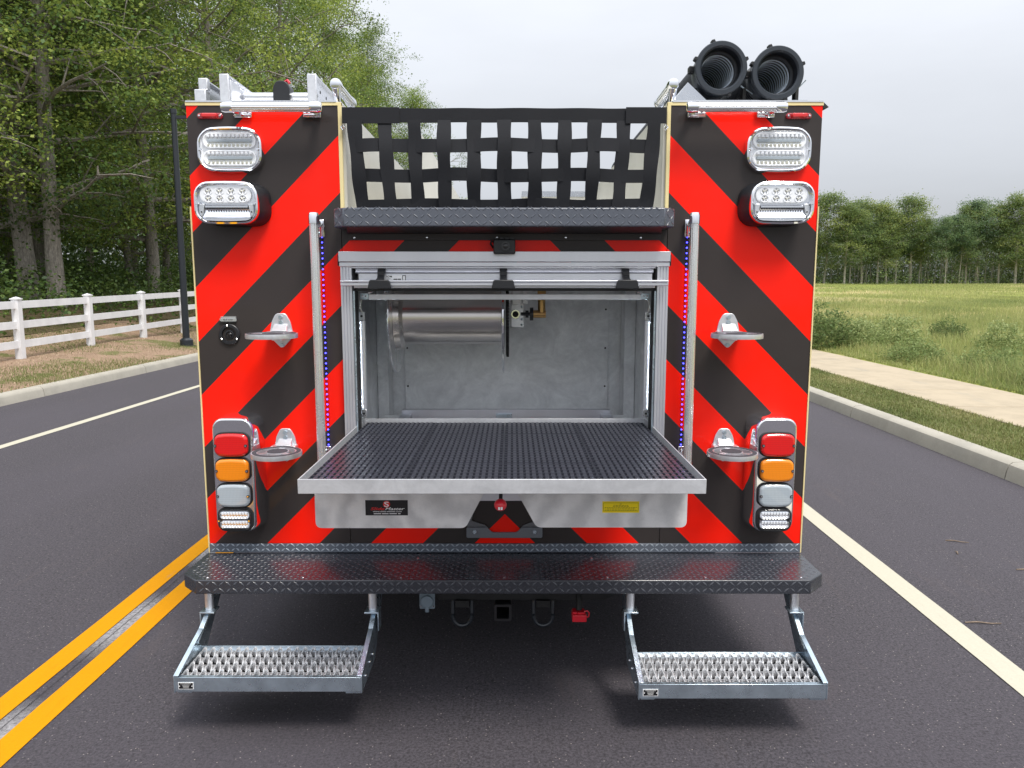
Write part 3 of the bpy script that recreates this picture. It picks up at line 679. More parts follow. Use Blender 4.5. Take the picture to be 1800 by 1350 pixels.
# ================================================================== FENCE
fx = -9.40
root = thing('rail_fence', 'white three-rail vinyl fence along the bank', 'fence', (fx, 14.2, .2))
fy = [11.8, 14.2, 16.6, 19.0, 21.35, 23.8, 26.2, 28.6, 31, 33.4]
def fz(y): return .215 + .0165 * (y - 14.2) * (1 if y > 14 else .8)
for y in [9.4, 7.0] : fy.insert(0, y)
for y in fy:
    z0 = fz(y); mb = MB(); mb.box(-.065, .065, -.065, .065, -.25, 1.15)
    p = make('fence_post', mb, 'white_vinyl', root, bevel=.004, loc=(0, y - 14.2, z0 - .2))
    mb = MB(); mb.box(-.078, .078, -.078, .078, 1.15, 1.172)
    mb.add([(-.07, -.07, 1.172), (.07, -.07, 1.172), (.07, .07, 1.172), (-.07, .07, 1.172), (0, 0, 1.205)], [(0, 1, 4), (1, 2, 4), (2, 3, 4), (3, 0, 4)])
    make('post_cap', mb, 'white_vinyl', p)
for a, b_ in zip(fy[:-1], fy[1:]):
    for dz in (1.05, .67, .30):
        mb = MB(); z0, z1 = fz(a) + dz - .2, fz(b_) + dz - .2; y0, y1 = a + .055 - 14.2, b_ - .055 - 14.2
        mb.add([(-.019, y0, z0 - .07), (.019, y0, z0 - .07), (.019, y1, z1 - .07), (-.019, y1, z1 - .07), (-.019, y0, z0 + .07), (.019, y0, z0 + .07), (.019, y1, z1 + .07), (-.019, y1, z1 + .07)],
               [(0, 3, 2, 1), (4, 5, 6, 7), (0, 1, 5, 4), (1, 2, 6, 5), (2, 3, 7, 6), (3, 0, 4, 7)])
        make('fence_rail', mb, 'white_vinyl', root)
# lamp post
lx, ly = -7.92, 18.1
root = thing('street_lamp', 'black street lamp post between the kerb and the white fence', 'street lamp', (lx, ly, .12))
mb = MB(); mb.tube([(0, 0, .1), (0, 0, 1.5), (0, 0, 5.55)], [.082, .078, .062], 16); make('pole', mb, 'lamp_black', root)
mb = MB(); mb.tube([(0, 0, -.1), (0, 0, .06), (0, 0, .07), (0, 0, .2), (0, 0, .22), (0, 0, .25)], [.21, .21, .155, .15, .13, .09], 20); make('base', mb, 'lamp_black', root)
mb = MB(); mb.box(.05, .75, -.03, .03, 5.38, 5.45); mb.cyl((0, 0, 5.5), (0, 0, 5.6), .075, 16); make('arm', mb, 'lamp_black', root)
mb = MB(); mb.prism([(.7, -.2), (1.35, -.16), (1.4, 0), (1.35, .16), (.7, .2)], 5.34, 5.46, 'z'); make('lamp_head', mb, 'lamp_black', root, bevel=.01)

# twigs and dry leaves on the asphalt
TW = [(4.02, 4.65, .10, .9), (2.84, 4.58, .13, -.35), (3.05, 4.1, .30, -.04), (2.72, 4.38, .05, 1.3), (2.28, 3.42, .17, -.08), (2.95, 3.1, .14, -.12), (3.98, 4.36, .12, .2)]
TL_ = ['twig lying close to the right kerb joint', 'short red-brown twig beside the white line, nearest the truck', 'long pale twig lying across the right lane', 'tiny upright-looking twig just above the long pale twig',
       'straight twig touching the upper side of the white line', 'straight thin twig in the lower right lane', 'thin twig by the kerb at the right edge of the photo']
for (x, y, ln, an), lab in zip(TW, TL_):
    mb = MB(); pts = [(-ln / 2, 0, .004), (-ln * .15, ln * .03, .007), (ln * .2, -.006, .006), (ln / 2, .004, .004)]; mb.tube(pts, [.0035, .004, .003, .002], 5)
    o = make('twig', mb, 'twig', None, loc=(x, y, 0)); o.rotation_euler = (0, 0, an); tag(o, lab, 'twig', 'twigs lying on the road')
for (x, y, s, an), lab in zip([(4.0, 5.0, .04, .5), (4.12, 4.05, .035, 1.2), (3.98, 4.95, .03, 2.)], ['orange dry leaf against the right kerb by its joint', 'orange dry leaf against the kerb at the right edge', 'small curled leaf beside the orange one at the kerb joint']):
    mb = MB(); pts = [(-1, 0, .2), (-.5, .45, .5), (0, .3, .1), (.5, .5, .4), (1, 0, .3), (.5, -.5, .1), (0, -.3, .3), (-.5, -.45, .1)]
    mb.add([(p[0] * s, p[1] * s, p[2] * s + .003) for p in pts] + [(0, 0, .004)], [(i, (i + 1) % 8, 8) for i in range(8)])
    o = make('dry_leaf', mb, 'dry_leaf', None, loc=(x, y, 0)); o.rotation_euler = (0, 0, an); tag(o, lab, 'leaf', 'dry leaves by the kerb')

# ================================================================== FIRE TRUCK
# truck frame: x across, y forward from the rear face, z up
T = thing('fire_truck', 'fire truck seen from behind, with red and black chevron panels and an open rear compartment', 'fire truck', (-.03, 3.04, 0))
def P_(name, mb, mat, parent=None, label=None, bevel=0, **k): return make(name, mb, mat, parent or T, label, bevel, **k)
ZT = 2.334; ZB = .539
# body shell behind the panels
mb = MB(); mb.box(-1.25, -.668, .012, 5.9, .50, 2.325); mb.box(.668, 1.25, .012, 5.9, .50, 2.325)
mb.box(-.668, .668, 1.0, 5.9, .5, 1.90); mb.box(-.668, .668, .012, 1.0, .5, .86); mb.box(-.668, .668, .012, 1.0, 1.80, 1.90)
P_('body', mb, 'sheet')
# chevron panels
mb = MB(); mb.box(-1.25, -.655, 0, .010, ZB, ZT - .012); P_('rear_panel', mb, 'chevron', bevel=.001)
mb = MB(); mb.box(.655, 1.25, 0, .010, ZB, ZT - .012); P_('rear_panel', mb, 'chevron', bevel=.001)
mb = MB(); mb.box(-.653, .653, .003, .011, 1.70, 1.93); P_('rear_panel', mb, 'chevron')
mb = MB(); mb.box(-.653, .653, .003, .011, ZB, .90); P_('rear_panel', mb, 'chevron')
# trims
for s in (-1, 1):
    mb = MB(); mb.box(s * .640, s * .654, -.004, .012, 1.90, ZT); P_('edge_trim', mb, 'cream_trim', bevel=.001)
    mb = MB(); mb.box(s * .640, s * 1.252, -.003, .02, ZT - .012, ZT); P_('edge_trim', mb, 'cream_trim')
    mb = MB(); mb.box(s * 1.250, s * 1.255, -.004, .012, .50, ZT - .4); P_('edge_trim', mb, 'cream_trim')
    mb = MB(); mb.box(s * .66, s * 1.25, -.005, 5.8, 2.3345, 2.340); P_('roof_flange', mb, 'alu')
    mb = MB(); mb.prism([(s * 1.2515, 2.336), (s * 1.274, 2.316), (s * 1.2515, 2.312)], .0, 5.5, 'y'); P_('drip_rail', mb, 'chassis')
    for k in range(12):
        pass
    mb = MB(); mb.cyl((s * 1.25, .1, .575), (s * 1.275, .1, .575), .018, 10); P_('rub_bumper', mb, 'black_plastic')
    # hose bed side wall
    mb = MB(); mb.box(s * .628, s * .640, .01, 5.6, 1.90, 2.322); P_('hose_bed_wall', mb, 'sheet')
mb = MB(); mb.box(-.627, .627, .0, 5.5, 1.903, 1.915); P_('hose_bed_floor', mb, 'sheet')
mb = MB(); mb.box(-.39, -.384, .14, 5.2, 1.916, 2.31); P_('hose_bed_divider', mb, 'sheet')
mb = MB(); mb.box(.10, .55, 2.4, 2.7, 1.916, 2.27); P_('hose_bed_box', mb, 'sheet')
mb = MB(); mb.box(.10, .55, 2.392, 2.5, 2.25, 2.288); P_('box_edge', mb, 'tread_metal')

# treadplate lozenges, real relief
def lozenges(name, fn, nu, nv, pitch, parent, mat, size=.011, h=.0016, mask=None):
    """fn(u, v, w) -> point; u along, v across, w out of the plate"""
    mb = MB(); k = pitch
    for j in range(nv):
        for i in range(nu):
            cu, cv = (i + .5) * k, (j + .5) * k
            if mask and not mask(cu, cv): continue
            a = rad(40) if (i + j) % 2 == 0 else rad(-40)
            ca, sa = math.cos(a), math.sin(a); q = []
            for du, dv, w_ in ((-size, 0, 0), (0, -size * .26, 0), (size, 0, 0), (0, size * .26, 0), (-size * .6, 0, h), (size * .6, 0, h)):
                q.append(fn(cu + du * ca - dv * sa, cv + du * sa + dv * ca, w_))
            mb.add(q, [(0, 1, 4), (1, 5, 4), (1, 2, 5), (2, 3, 5), (3, 4, 5), (3, 0, 4)])
    return make(name, mb, mat, parent, recalc=False, sharp=20, kind='stuff')

# awning / hose bed step
mb = MB(); zt, zb = 1.914, 1.844
out = [(-.655, 0), (-.655, -.115), (-.61, -.16), (.61, -.16), (.655, -.115), (.655, 0)]
mb.prism(out, zb, zt, 'z'); aw = P_('treadplate_shelf', mb, 'shelf_tread', bevel=.004)
lozenges('tread_lozenges', lambda u, v, w_: (-.61 + u, -.160 - w_, zb + v), 46, 3, .0262, aw, 'shelf_tread', size=.0135)
lozenges('tread_lozenges', lambda u, v, w_: (-.655 + u * .707 - w_ * .7, -.115 - u * .707 - w_ * .7, zb + v), 2, 3, .026, aw, 'shelf_tread', size=.0135)
lozenges('tread_lozenges', lambda u, v, w_: (.655 - u * .707 + w_ * .7, -.115 - u * .707 - w_ * .7, zb + v), 2, 3, .026, aw, 'shelf_tread', size=.0135)
mb = MB(); mb.add([(-.60, -.15, 1.843), (.60, -.15, 1.843), (.63, -.004, 1.826), (-.63, -.004, 1.826)], [(0, 1, 2, 3)]); mb.box(-.625, .625, -.008, 0, 1.802, 1.828)
P_('shelf_bracket', mb, 'under_awning')
for x in (-.60, -.31, .245, .545, -.03):
    mb = MB(); mb.sphere((x, -.009, 1.812), .0055, 8, 5); P_('bolt', mb, 'chrome')
# camera
mb = MB(); mb.box(-.043, .043, -.07, -.012, 1.745, 1.802); cm = P_('rear_camera', mb, 'black_plastic', bevel=.005)
mb = MB(); mb.cyl((.005, -.070, 1.775), (.005, -.078, 1.775), .018, 18); P_('camera_ring', mb, 'black_glossy', cm)
mb = MB(); mb.sphere((.005, -.078, 1.775), .011, 12, 8, (1, .4, 1)); P_('camera_lens', mb, 'black_glossy', cm)
mb = MB(); mb.tube([(-.04, -.02, 1.79), (-.052, -.03, 1.80), (-.055, -.03, 1.785), (-.045, -.02, 1.772)], .004, 8); P_('camera_cable', mb, 'black_plastic', cm)
for i in range(4):
    mb = MB(); mb.box(-.036 + i * .02, -.024 + i * .02, -.062, -.015, 1.803, 1.809); P_('camera_fin', mb, 'black_plastic', cm)

# --- cargo net of black webbing
net = thing('cargo_net', None, None); net.parent = T
def bil(x, z):     # how the slack net belly-sags backward and inward at mid height
    t = (2.308 - z) / .375; return -.012 - .035 * math.sin(PI * min(1, max(0, t))) * (1 - (x / .75) ** 2) - .006 * math.sin(x * 21 + z * 9)
def pull(x, z):
    t = (2.308 - z) / .375; return x * (1 - .03 * t ** 1.3) + .007 * t * math.sin(x * 9) + .002 * math.sin(z * 33 + x * 40)
def ribbon(pts_a, pts_b, th=.0025):
    mb = MB(); n = len(pts_a)
    fr = [p for ab in zip(pts_a, pts_b) for p in ab]; bk = [(p[0], p[1] + th, p[2]) for p in fr]
    mb.add(fr + bk, [(2 * i, 2 * i + 1, 2 * i + 3, 2 * i + 2) for i in range(n - 1)] + [(2 * n + 2 * i, 2 * n + 2 * i + 2, 2 * n + 2 * i + 3, 2 * n + 2 * i + 1) for i in range(n - 1)]
           + [(2 * i, 2 * i + 2, 2 * n + 2 * i + 2, 2 * n + 2 * i) for i in range(n - 1)] + [(2 * i + 1, 2 * n + 2 * i + 1, 2 * n + 2 * i + 3, 2 * i + 3) for i in range(n - 1)]
           + [(0, 1, 2 * n + 1, 2 * n), (2 * n - 2, 4 * n - 2, 4 * n - 1, 2 * n - 1)])
    return mb
HZ = [(2.308, 2.254), (2.190, 2.138), (2.076, 2.026), (1.962, 1.925)]
for j, (z1, z0) in enumerate(HZ):
    xs = np.linspace(-.632, .632, 60) if j == 0 else np.linspace(-.60, .60, 60); a = []; b_ = []
    for x in xs:
        wv = .0035 * math.sin((x + .585) / .1175 * PI * 1.0 + j * PI); dz = .003 * math.sin(x * 14 + j * 2) if j else 0
        for lst, z in ((a, z1), (b_, z0)):
            px = pull(x, z) if j else x; lst.append((px, (bil(x, z) if j else -.010 - .01 * math.sin(PI * (x + .632) / 1.264)) + wv, z + dz))
    P_('net_strap', ribbon(a, b_), 'webbing', net)
for i in range(11):
    xc = -.5875 + i * .1175; w_ = .0272; zs = np.linspace(2.262, 1.928, 22); a = []; b_ = []
    for z in zs:
        k = [-1, 1, -1, 1]; wv = .004 * math.cos((2.28 - z) / .115 * PI + i * PI)
        tw = .005 * math.sin((z - 1.95) * 14 + i * 1.9) * (1 if 1.94 < z < 2.24 else 0)
        a.append((pull(xc - w_, z), bil(xc, z) - wv - .003 + tw, z)); b_.append((pull(xc + w_, z), bil(xc, z) - wv - .003 - tw, z))
    P_('net_strap', ribbon(b_, a), 'webbing', net)
for s, x0, x1 in ((-1, -.634, -.41), (1, .475, .634)):
    mb = MB(); mb.box(x0, x1, -.022, -.019, 2.250, 2.311); P_('net_strap', mb, 'webbing', net)
    mb = MB(); mb.tube([(s * .632, -.02, 2.245), (s * .640, -.02, 2.235), (s * .632, -.02, 2.225), (s * .626, -.02, 2.235)], .003, 6, closed=True); P_('net_hook', mb, 'chrome', net)

# --- compartment
mb = MB(); mb.box(-.66, -.652, .02, .84, .87, 1.78); P_('compartment_wall', mb, 'compartment')
mb = MB(); mb.box(.652, .66, .02, .84, .87, 1.78); P_('compartment_wall', mb, 'compartment')
mb = MB(); mb.box(-.66, .66, .84, .85, .87, 1.78); P_('compartment_wall', mb, 'compartment')
mb = MB(); mb.box(-.53, .53, .825, .838, .90, 1.72); P_('back_sheet', mb, 'compartment', bevel=.001)
for s in (-1, 1):
    mb = MB(); mb.box(s * .595, s * .65, .70, .83, .87, 1.75); P_('corner_post', mb, 'compartment', bevel=.002)
mb = MB(); mb.box(-.65, .65, .02, .84, .872, .882); P_('compartment_floor', mb, 'compartment')
mb = MB(); mb.box(-.65, .65, .02, .84, 1.77, 1.78); P_('compartment_ceiling', mb, 'compartment')
for s in (-1, 1):
    for z in (1.30, 1.10, 1.5):
        mb = MB(); mb.sphere((s * .515, .824, z), .005, 8, 4); P_('rivet', mb, 'inner_dark')
# --- roller door and frame
fr = thing('shutter_frame', None, None); fr.parent = T
mb = MB(); mb.box(-.660, .660, -.042, .0, 1.716, 1.756); mb.box(-.659, .659, -.038, .0, 1.697, 1.7135); P_('head_rail', mb, 'alu_frame', fr, bevel=.0015)
for s in (-1, 1):
    mb = MB(); x0, x1 = .612, .656
    prof = [(x0, -.030), (x0 + .009, -.030), (x0 + .010, -.027), (x0 + .012, -.030), (x0 + .021, -.030), (x0 + .022, -.027), (x0 + .024, -.030), (x0 + .033, -.030), (x0 + .034, -.027), (x0 + .036, -.030), (x1, -.030), (x1, .012), (x0, .012)]
    mb.prism([(s * a, b_) for a, b_ in prof], .86, 1.6965, 'z'); P_('jamb', mb, 'alu_frame', fr)
    mb = MB(); mb.box(s * .6055, s * .6115, -.01, .06, .87, 1.69); P_('door_channel', mb, 'inner_dark', fr)
    mb = MB(); mb.box(s * .6045, s * .6105, -.018, -.0105, .87, 1.60); P_('channel_lip', mb, 'galv', fr)
    mb = MB(); mb.box(s * .6605, s * .6635, -.04, -.002, 1.70, 1.742); P_('rail_end_cap', mb, 'black_plastic', fr)
dr = thing('roller_door', None, None); dr.parent = T
def profile_bar(zs, y_s, x0=-.598, x1=.598):
    mb = MB(); n = len(zs); mb.rings([[(x0, y, z) for y, z in zip(y_s, zs)], [(x1, y, z) for y, z in zip(y_s, zs)]], True, True); return mb
P_('door_slat', profile_bar([1.690, 1.696, 1.696, 1.690], [-.030, -.030, -.0, -.0], -.617, .604), 'alu_frame', dr, bevel=.0015)
P_('door_slat', profile_bar([1.688, 1.684, 1.676, 1.672, 1.672, 1.688], [-.024, -.014, -.017, -.024, .0, .0]), 'alu_frame', dr)
P_('door_slat', profile_bar([1.670, 1.669, 1.630, 1.630], [-.018, -.022, -.022, .0], -.585, .592), 'alu_frame', dr)
mb = MB(); mb.box(-.648, .648, -.078, -.050, 1.6345, 1.6425); mb.box(-.648, .648, -.074, -.050, 1.621, 1.6335); lb = P_('lift_bar', mb, 'alu_frame', dr, bevel=.002)
mb = MB(); mb.box(-.60, .60, -.049, -.012, 1.612, 1.6295); P_('bottom_rail', mb, 'alu_frame', dr, bevel=.002)
mb = MB(); mb.box(-.60, .60, -.01, .02, 1.60, 1.611); P_('door_seal', mb, 'black_plastic', dr)
for xc in (-.492, -.004, .484):
    mb = MB(); mb.prism([(xc - .047, 1.609), (xc + .047, 1.609), (xc + .040, 1.640), (xc + .034, 1.644), (xc - .034, 1.644), (xc - .040, 1.640)], -.088, -.079, 'y')
    cl = P_('door_latch', mb, 'black_plastic', dr, bevel=.003)
    mb = MB(); ya = [(-.084, 1.644), (-.060, 1.652), (-.046, 1.665), (-.046, 1.676), (-.034, 1.686), (-.022, 1.688)]
    mb.rings([[(xc - .015 + (.003 if 0 < i < 4 else 0), y, z), (xc + .015 - (.003 if 0 < i < 4 else 0), y, z), (xc + .015, y + .006, z - .006), (xc - .015, y + .006, z - .006)] for i, (y, z) in enumerate(ya)], True, True)
    P_('latch_strap', mb, 'black_plastic', dr, bevel=.001)
mb = MB(); mb.m = 0; mb.box(-.482, -.400, -.0232, -.0226, 1.641, 1.662); mb.m = 1; mb.box(-.484, -.482, -.0234, -.0226, 1.641, 1.662)
text_into(mb, 'ROM', -.464, 1.6575, -.0236, .0075, .025); mb.box(-.445, -.43, -.0235, -.0232, 1.6445, 1.6485); mb.box(-.428, -.415, -.0235, -.0232, 1.6445, 1.6485)
for i, wd in enumerate((.022, .016, .013)): mb.box(-.479, -.479 + wd, -.0234, -.0232, 1.6495 - i * .003, 1.6502 - i * .003)
mb.box(-.410, -.396, -.0234, -.0226, 1.6405, 1.6625); mb.m = 0; mb.box(-.4075, -.3985, -.0238, -.0234, 1.6435, 1.6595)
P_('door_label', mb, ['sticker_white', 'sticker_black'], dr)
# interior cross bar and brackets
mb = MB(); mb.box(-.565, .57, .070, .082, 1.563, 1.587); P_('cross_bar', mb, 'alu_frame', bevel=.002)
for s in (-1, 1):
    mb = MB(); mb.box(s * .565, s * .60, .066, .074, 1.565, 1.590); q = P_('bar_bracket', mb, 'galv', bevel=.001)
    for dx in (.575, .589):
        mb = MB(); mb.sphere((s * dx, .066, 1.578), .004, 8, 5); P_('bolt', mb, 'chrome', q)
    mb = MB(); mb.tube([(s * .563, .06, 1.592), (s * .548, .06, 1.594), (s * .545, .06, 1.604)], .0022, 6); P_('bar_hook', mb, 'chrome', q)
    # LED work lights on the door posts
    xl = s * .598
    mb = MB(); mb.cyl((xl, .09, 1.10), (xl, .09, 1.475), .014, 16); tb = P_('led_tube', mb, 'alu_frame')
    for z0 in (1.478, 1.066):
        mb = MB(); mb.box(xl - .012, xl + .012, .078, .104, z0, z0 + .034); P_('tube_bracket', mb, 'alu', tb, bevel=.001)
        mb = MB(); mb.cyl((xl, .076, z0 + .017), (xl, .078, z0 + .017), .005, 10); P_('bracket_screw', mb, 'inner_dark', tb)
    mb = MB(); mb.box(xl + s * .0125, xl + s * .019, .075, .09, 1.10, 1.475); P_('led_strip', mb, 'black_plastic', tb)
    mb = MB()
    for k in range(18): mb.sphere((xl + s * .0155, .0745, 1.112 + k * .0208), .0024, 6, 4)
    P_('led_dots', mb, 'led_white', tb)
    mb = MB(); mb.tube([(xl, .09, 1.51), (xl + s * .006, .088, 1.53), (xl + s * .004, .085, 1.55), (xl, .09, 1.565)], .0035, 8); P_('tube_cable', mb, 'sheet', tb)
# --- hose reel
rl = thing('hose_reel', None, None); rl.parent = T
ry, rz_ = .46, 1.478
mb = MB(); mb.cyl((-.512, ry, rz_), (-.012, ry, rz_), .128, 48); P_('drum', mb, 'stainless', rl)
def disc_ring(x0, x1, r, name, mat='stainless', lip=.008):
    mb = MB(); n = 56; rg_ = []
    for x, q in ((x0, 0.02), (x0, r - lip), (x0 - (x1 - x0) * .8, r - lip * .5), (x0, r), (x1, r), (x1, .02)):
        rg_.append([(x, ry + q * math.cos(2 * PI * k / n), rz_ + q * math.sin(2 * PI * k / n)) for k in range(n)])
    mb.rings(rg_, True, True); P_(name, mb, mat, rl)
disc_ring(-.512, -.506, .262, 'flange', 'alu'); disc_ring(-.012, -.007, .262, 'flange', 'alu')
for fx_ in (-.509, -.0095):
    mb = MB(); mb.tube([(fx_, ry + .262 * math.cos(2 * PI * k / 56), rz_ + .262 * math.sin(2 * PI * k / 56)) for k in range(56)], .0042, 8, closed=True); P_('flange_rim', mb, 'chrome', rl)
mb = MB(); n = 48
mb.rings([[(x, ry + q * math.cos(2 * PI * k / n), rz_ + q * math.sin(2 * PI * k / n)) for k in range(n)] for x, q in ((-.5055, .158), (-.48, .150), (-.465, .129))], False, False); P_('drum_collar', mb, 'stainless', rl)
mb = MB(); mb.rings([[(x, ry + q * math.cos(2 * PI * k / 80), rz_ + q * math.sin(2 * PI * k / 80)) for k in range(80)] for x, q in ((.002, .05), (.002, .183), (.012, .183), (.014, .05))], True, True)
for k in range(80):
    a = 2 * PI * k / 80; mb.cyl((.004, ry + .185 * math.cos(a), rz_ + .185 * math.sin(a)), (.016, ry + .185 * math.cos(a), rz_ + .185 * math.sin(a)), .0045, 5)
P_('sprocket', mb, 'chassis', rl)
mb = MB(); mb.box(-.56, -.515, ry - .05, ry + .02, 1.56, 1.60); mb.cyl((-.56, ry, rz_), (-.51, ry, rz_), .02, 12); P_('reel_bearing', mb, 'alu', rl, bevel=.002)
mb = MB(); mb.box(.024, .085, .40, .43, 1.430, 1.58); P_('motor_plate', mb, 'cast_alu', rl, bevel=.003)
mb = MB(); mb.cyl((.046, .398, 1.492), (.046, .38, 1.492), .020, 20); P_('hub_ring', mb, 'chrome', rl)
mb = MB(); mb.cyl((.046, .379, 1.492), (.046, .376, 1.492), .014, 20); P_('hub_core', mb, 'inner_dark', rl)
mb = MB(); mb.box(.03, .07, .36, .40, 1.535, 1.60); mb.box(.078, .10, .36, .40, 1.54, 1.60); P_('reel_motor', mb, 'cast_alu', rl, bevel=.002)
mb = MB(); mb.cyl((.07, .40, 1.492), (.112, .40, 1.492), .008, 12); mb.cyl((.112, .40, 1.492), (.128, .40, 1.492), .030, 20); mb.cyl((.092, .40, 1.492), (.106, .40, 1.492), .019, 6); P_('swivel_joint', mb, 'lamp_black', rl)
mb = MB(); mb.cyl((.128, .40, 1.492), (.185, .40, 1.492), .018, 16); mb.cyl((.166, .40, 1.50), (.166, .40, 1.555), .017, 16); mb.cyl((.166, .40, 1.555), (.166, .40, 1.60), .022, 6); P_('brass_elbow', mb, 'brass', rl)
for dz in (1.443, 1.468, 1.525):
    mb = MB(); mb.sphere((.075, .399, dz), .006, 8, 5); P_('bolt', mb, 'galv', rl)

# --- slide-out tray
tr = thing('slide_tray', None, None); tr.parent = T
y0, y1, zt, zb, xw = -.87, .16, 1.047, 1.002, .612
mb = MB(); mb.box(-xw, xw, y0, y0 + .004, zb, zt); P_('tray_lip', mb, 'tray_metal', tr, bevel=.0012)
mb = MB(); mb.box(-xw, xw, y1 - .004, y1, zb + .012, zt); P_('tray_lip', mb, 'tray_metal', tr, bevel=.0012)
for s in (-1, 1):
    mb = MB(); mb.box(s * xw, s * (xw - .004), y0 + .0045, y1 - .0045, zb + .002, zt - .0005); P_('tray_lip', mb, 'tray_metal', tr, bevel=.001)
mb = MB(); mb.box(-xw + .005, xw - .005, y0 + .005, y1 - .005, zb + .006, zb + .016); P_('tray_floor', mb, 'tray_metal', tr)
m, n, b = new_mat('black_mat'); b.inputs['Base Color'].default_value = (.036, .038, .050, 1); b.inputs['Roughness'].default_value = .3
M['mat'] = m
M['zweb'] = pm('worn_zinc_web', (.58, .58, .60), .38, .6, var=(25, .15))
TX, TY = 4, 4; tw, td = (2 * xw - .03) / TX, (y1 - y0 - .03) / TY
mb = MB(); nx_, ny_ = 15, 13; zf = zb + .017
for i in range(nx_ + 1):
    x = i * tw / nx_; hw = .0058 if 0 < i < nx_ else .003; mb.box(max(.0006, x - hw), min(tw - .0006, x + hw), .0006, td - .0006, zf, zf + .0135)
for j in range(ny_ + 1):
    y = j * td / ny_; hw = .0026; mb.box(.001, tw - .001, max(.0008, y - hw), min(td - .0008, y + hw), zf + .0005, zf + .0145 if j % 2 == 0 else zf + .008)
t0 = P_('mat_tile', mb, 'mat', tr)
for i in range(TX):
    for j in range(TY):
        o = t0 if (i, j) == (0, 0) else dup(t0, tr)
        o.location = (-xw + .015 + i * tw, y0 + .015 + j * td, random.uniform(0, .001))
# hanging fascia with notch
def rounded(poly, rads, k=6):
    out = []; n = len(poly)
    for i, p in enumerate(poly):
        r = rads[i]; a = Vector(poly[i - 1]); b_ = Vector(poly[(i + 1) % n]); p = Vector(p)
        if r <= 0: out.append(tuple(p)); continue
        u = (a - p).normalized(); v = (b_ - p).normalized(); p0 = p + u * r; p1 = p + v * r
        for q in range(k + 1): t = q / k; out.append(tuple(p0 * (1 - t) ** 2 + p * 2 * t * (1 - t) + p1 * t * t))
    return out
fy_ = -.69
for poly, rd_ in (([(-.611, 1.0), (-.611, .836), (-.122, .836), (-.037, 1.0)], [0, .022, .016, 0]), ([(.022, 1.0), (.110, .838), (.600, .838), (.600, 1.0)], [0, .016, .022, 0])):
    mb = MB(); mb.prism(rounded(poly, rd_), fy_, fy_ + .004, 'y'); P_('tray_fascia', mb, 'swirl', tr)
mb = MB(); mb.box(-.13, .13, fy_ + .03, fy_ + .036, .918, 1.0); P_('pull_bar', mb, 'alu_frame', tr, bevel=.002)
mb = MB(); mb.cyl((-.006, -.66, .955), (-.006, -.775, .948), .006, 10); P_('knob_rod', mb, 'chassis', tr)
mb = MB(); mb.m = 0; mb.sphere((-.006, -.79, .944), .0195, 24, 14); mb.m = 1
for a, b_ in ((-.007, -.001), (.001, .007)):
    mb.box(-.006 + a, -.006 + b_, -.8105, -.8095, .934, .943)
P_('release_knob', mb, ['red_plastic', 'sticker_white'], tr)
mb = MB(); y_ = fy_ - .0005
mb.m = 0; mb.box(-.447, -.309, y_ - .0003, y_ + .0004, .879, .930)
mb.m = 1; n = 24; mb.add([(-.378 + .0115 * math.cos(2 * PI * k / n), y_ - .0007, .9165 + .0115 * math.sin(2 * PI * k / n)) for k in range(n)], [tuple(range(n))])
text_into(mb, 'Slide', -.4075, .9015, y_ - .0007, .0095, .046, .3)
mb.m = 2; text_into(mb, 'Master', -.351, .9015, y_ - .0007, .0095, .064, .3); text_into(mb, 'www.slide-master.com', -.376, .8925, y_ - .0007, .005, .094)
text_into(mb, 'S', -.378, .9165, y_ - .001, .017, .016)
for i, (a, b_) in enumerate(((-.42, -.396), (-.393, -.372), (-.369, -.345), (-.341, -.333))): mb.box(a, b_, y_ - .0007, y_ - .0003, .8835, .8860)
P_('black_brand_label', mb, ['sticker_black', 'sticker_red', 'sticker_white'], tr)
mb = MB(); mb.m = 0; mb.box(.324, .444, y_ - .0003, y_ + .0004, .888, .926); mb.m = 1
for x0_, x1_, z0_, z1_ in ((.327, .441, .9205, .9215), (.327, .441, .8935, .8943), (.327, .3278, .8935, .9215), (.4402, .441, .8935, .9215)): mb.box(x0_, x1_, y_ - .0006, y_ - .0003, z0_, z1_)
for k, hw in enumerate((.004, .024, .026, .052, .044, .052)):
    z = .9172 - k * .0041; x = .384 - hw
    while x < .384 + hw: wd = random.uniform(.004, .009); mb.box(x, min(x + wd, .384 + hw), y_ - .0006, y_ - .0003, z - .0006, z + .0006); x += wd + .0018
P_('yellow_label', mb, ['sticker_yellow', 'sticker_black'], tr)
# slide rails in the compartment
mb = MB(); mb.box(-.52, .52, .62, .66, .962, 1.008); sr = P_('slide_frame', mb, 'alu_frame', bevel=.002)
for s in (-1, 1):
    mb = MB(); mb.box(s * .47, s * .52, -.60, .615, .955, .990); P_('slide_rail', mb, 'alu_frame', sr, bevel=.002)
    mb = MB(); mb.box(s * .52, s * .60, .60, .615, .90, .985); P_('rail_stop', mb, 'compartment', sr)
mb = MB(); mb.box(-.05, .03, .60, .618, .972, .990); mb.cyl((-.03, .60, .985), (-.03, .59, .985), .008, 8); mb.cyl((.01, .60, .985), (.01, .59, .985), .008, 8); P_('slide_latch', mb, 'galv', sr)
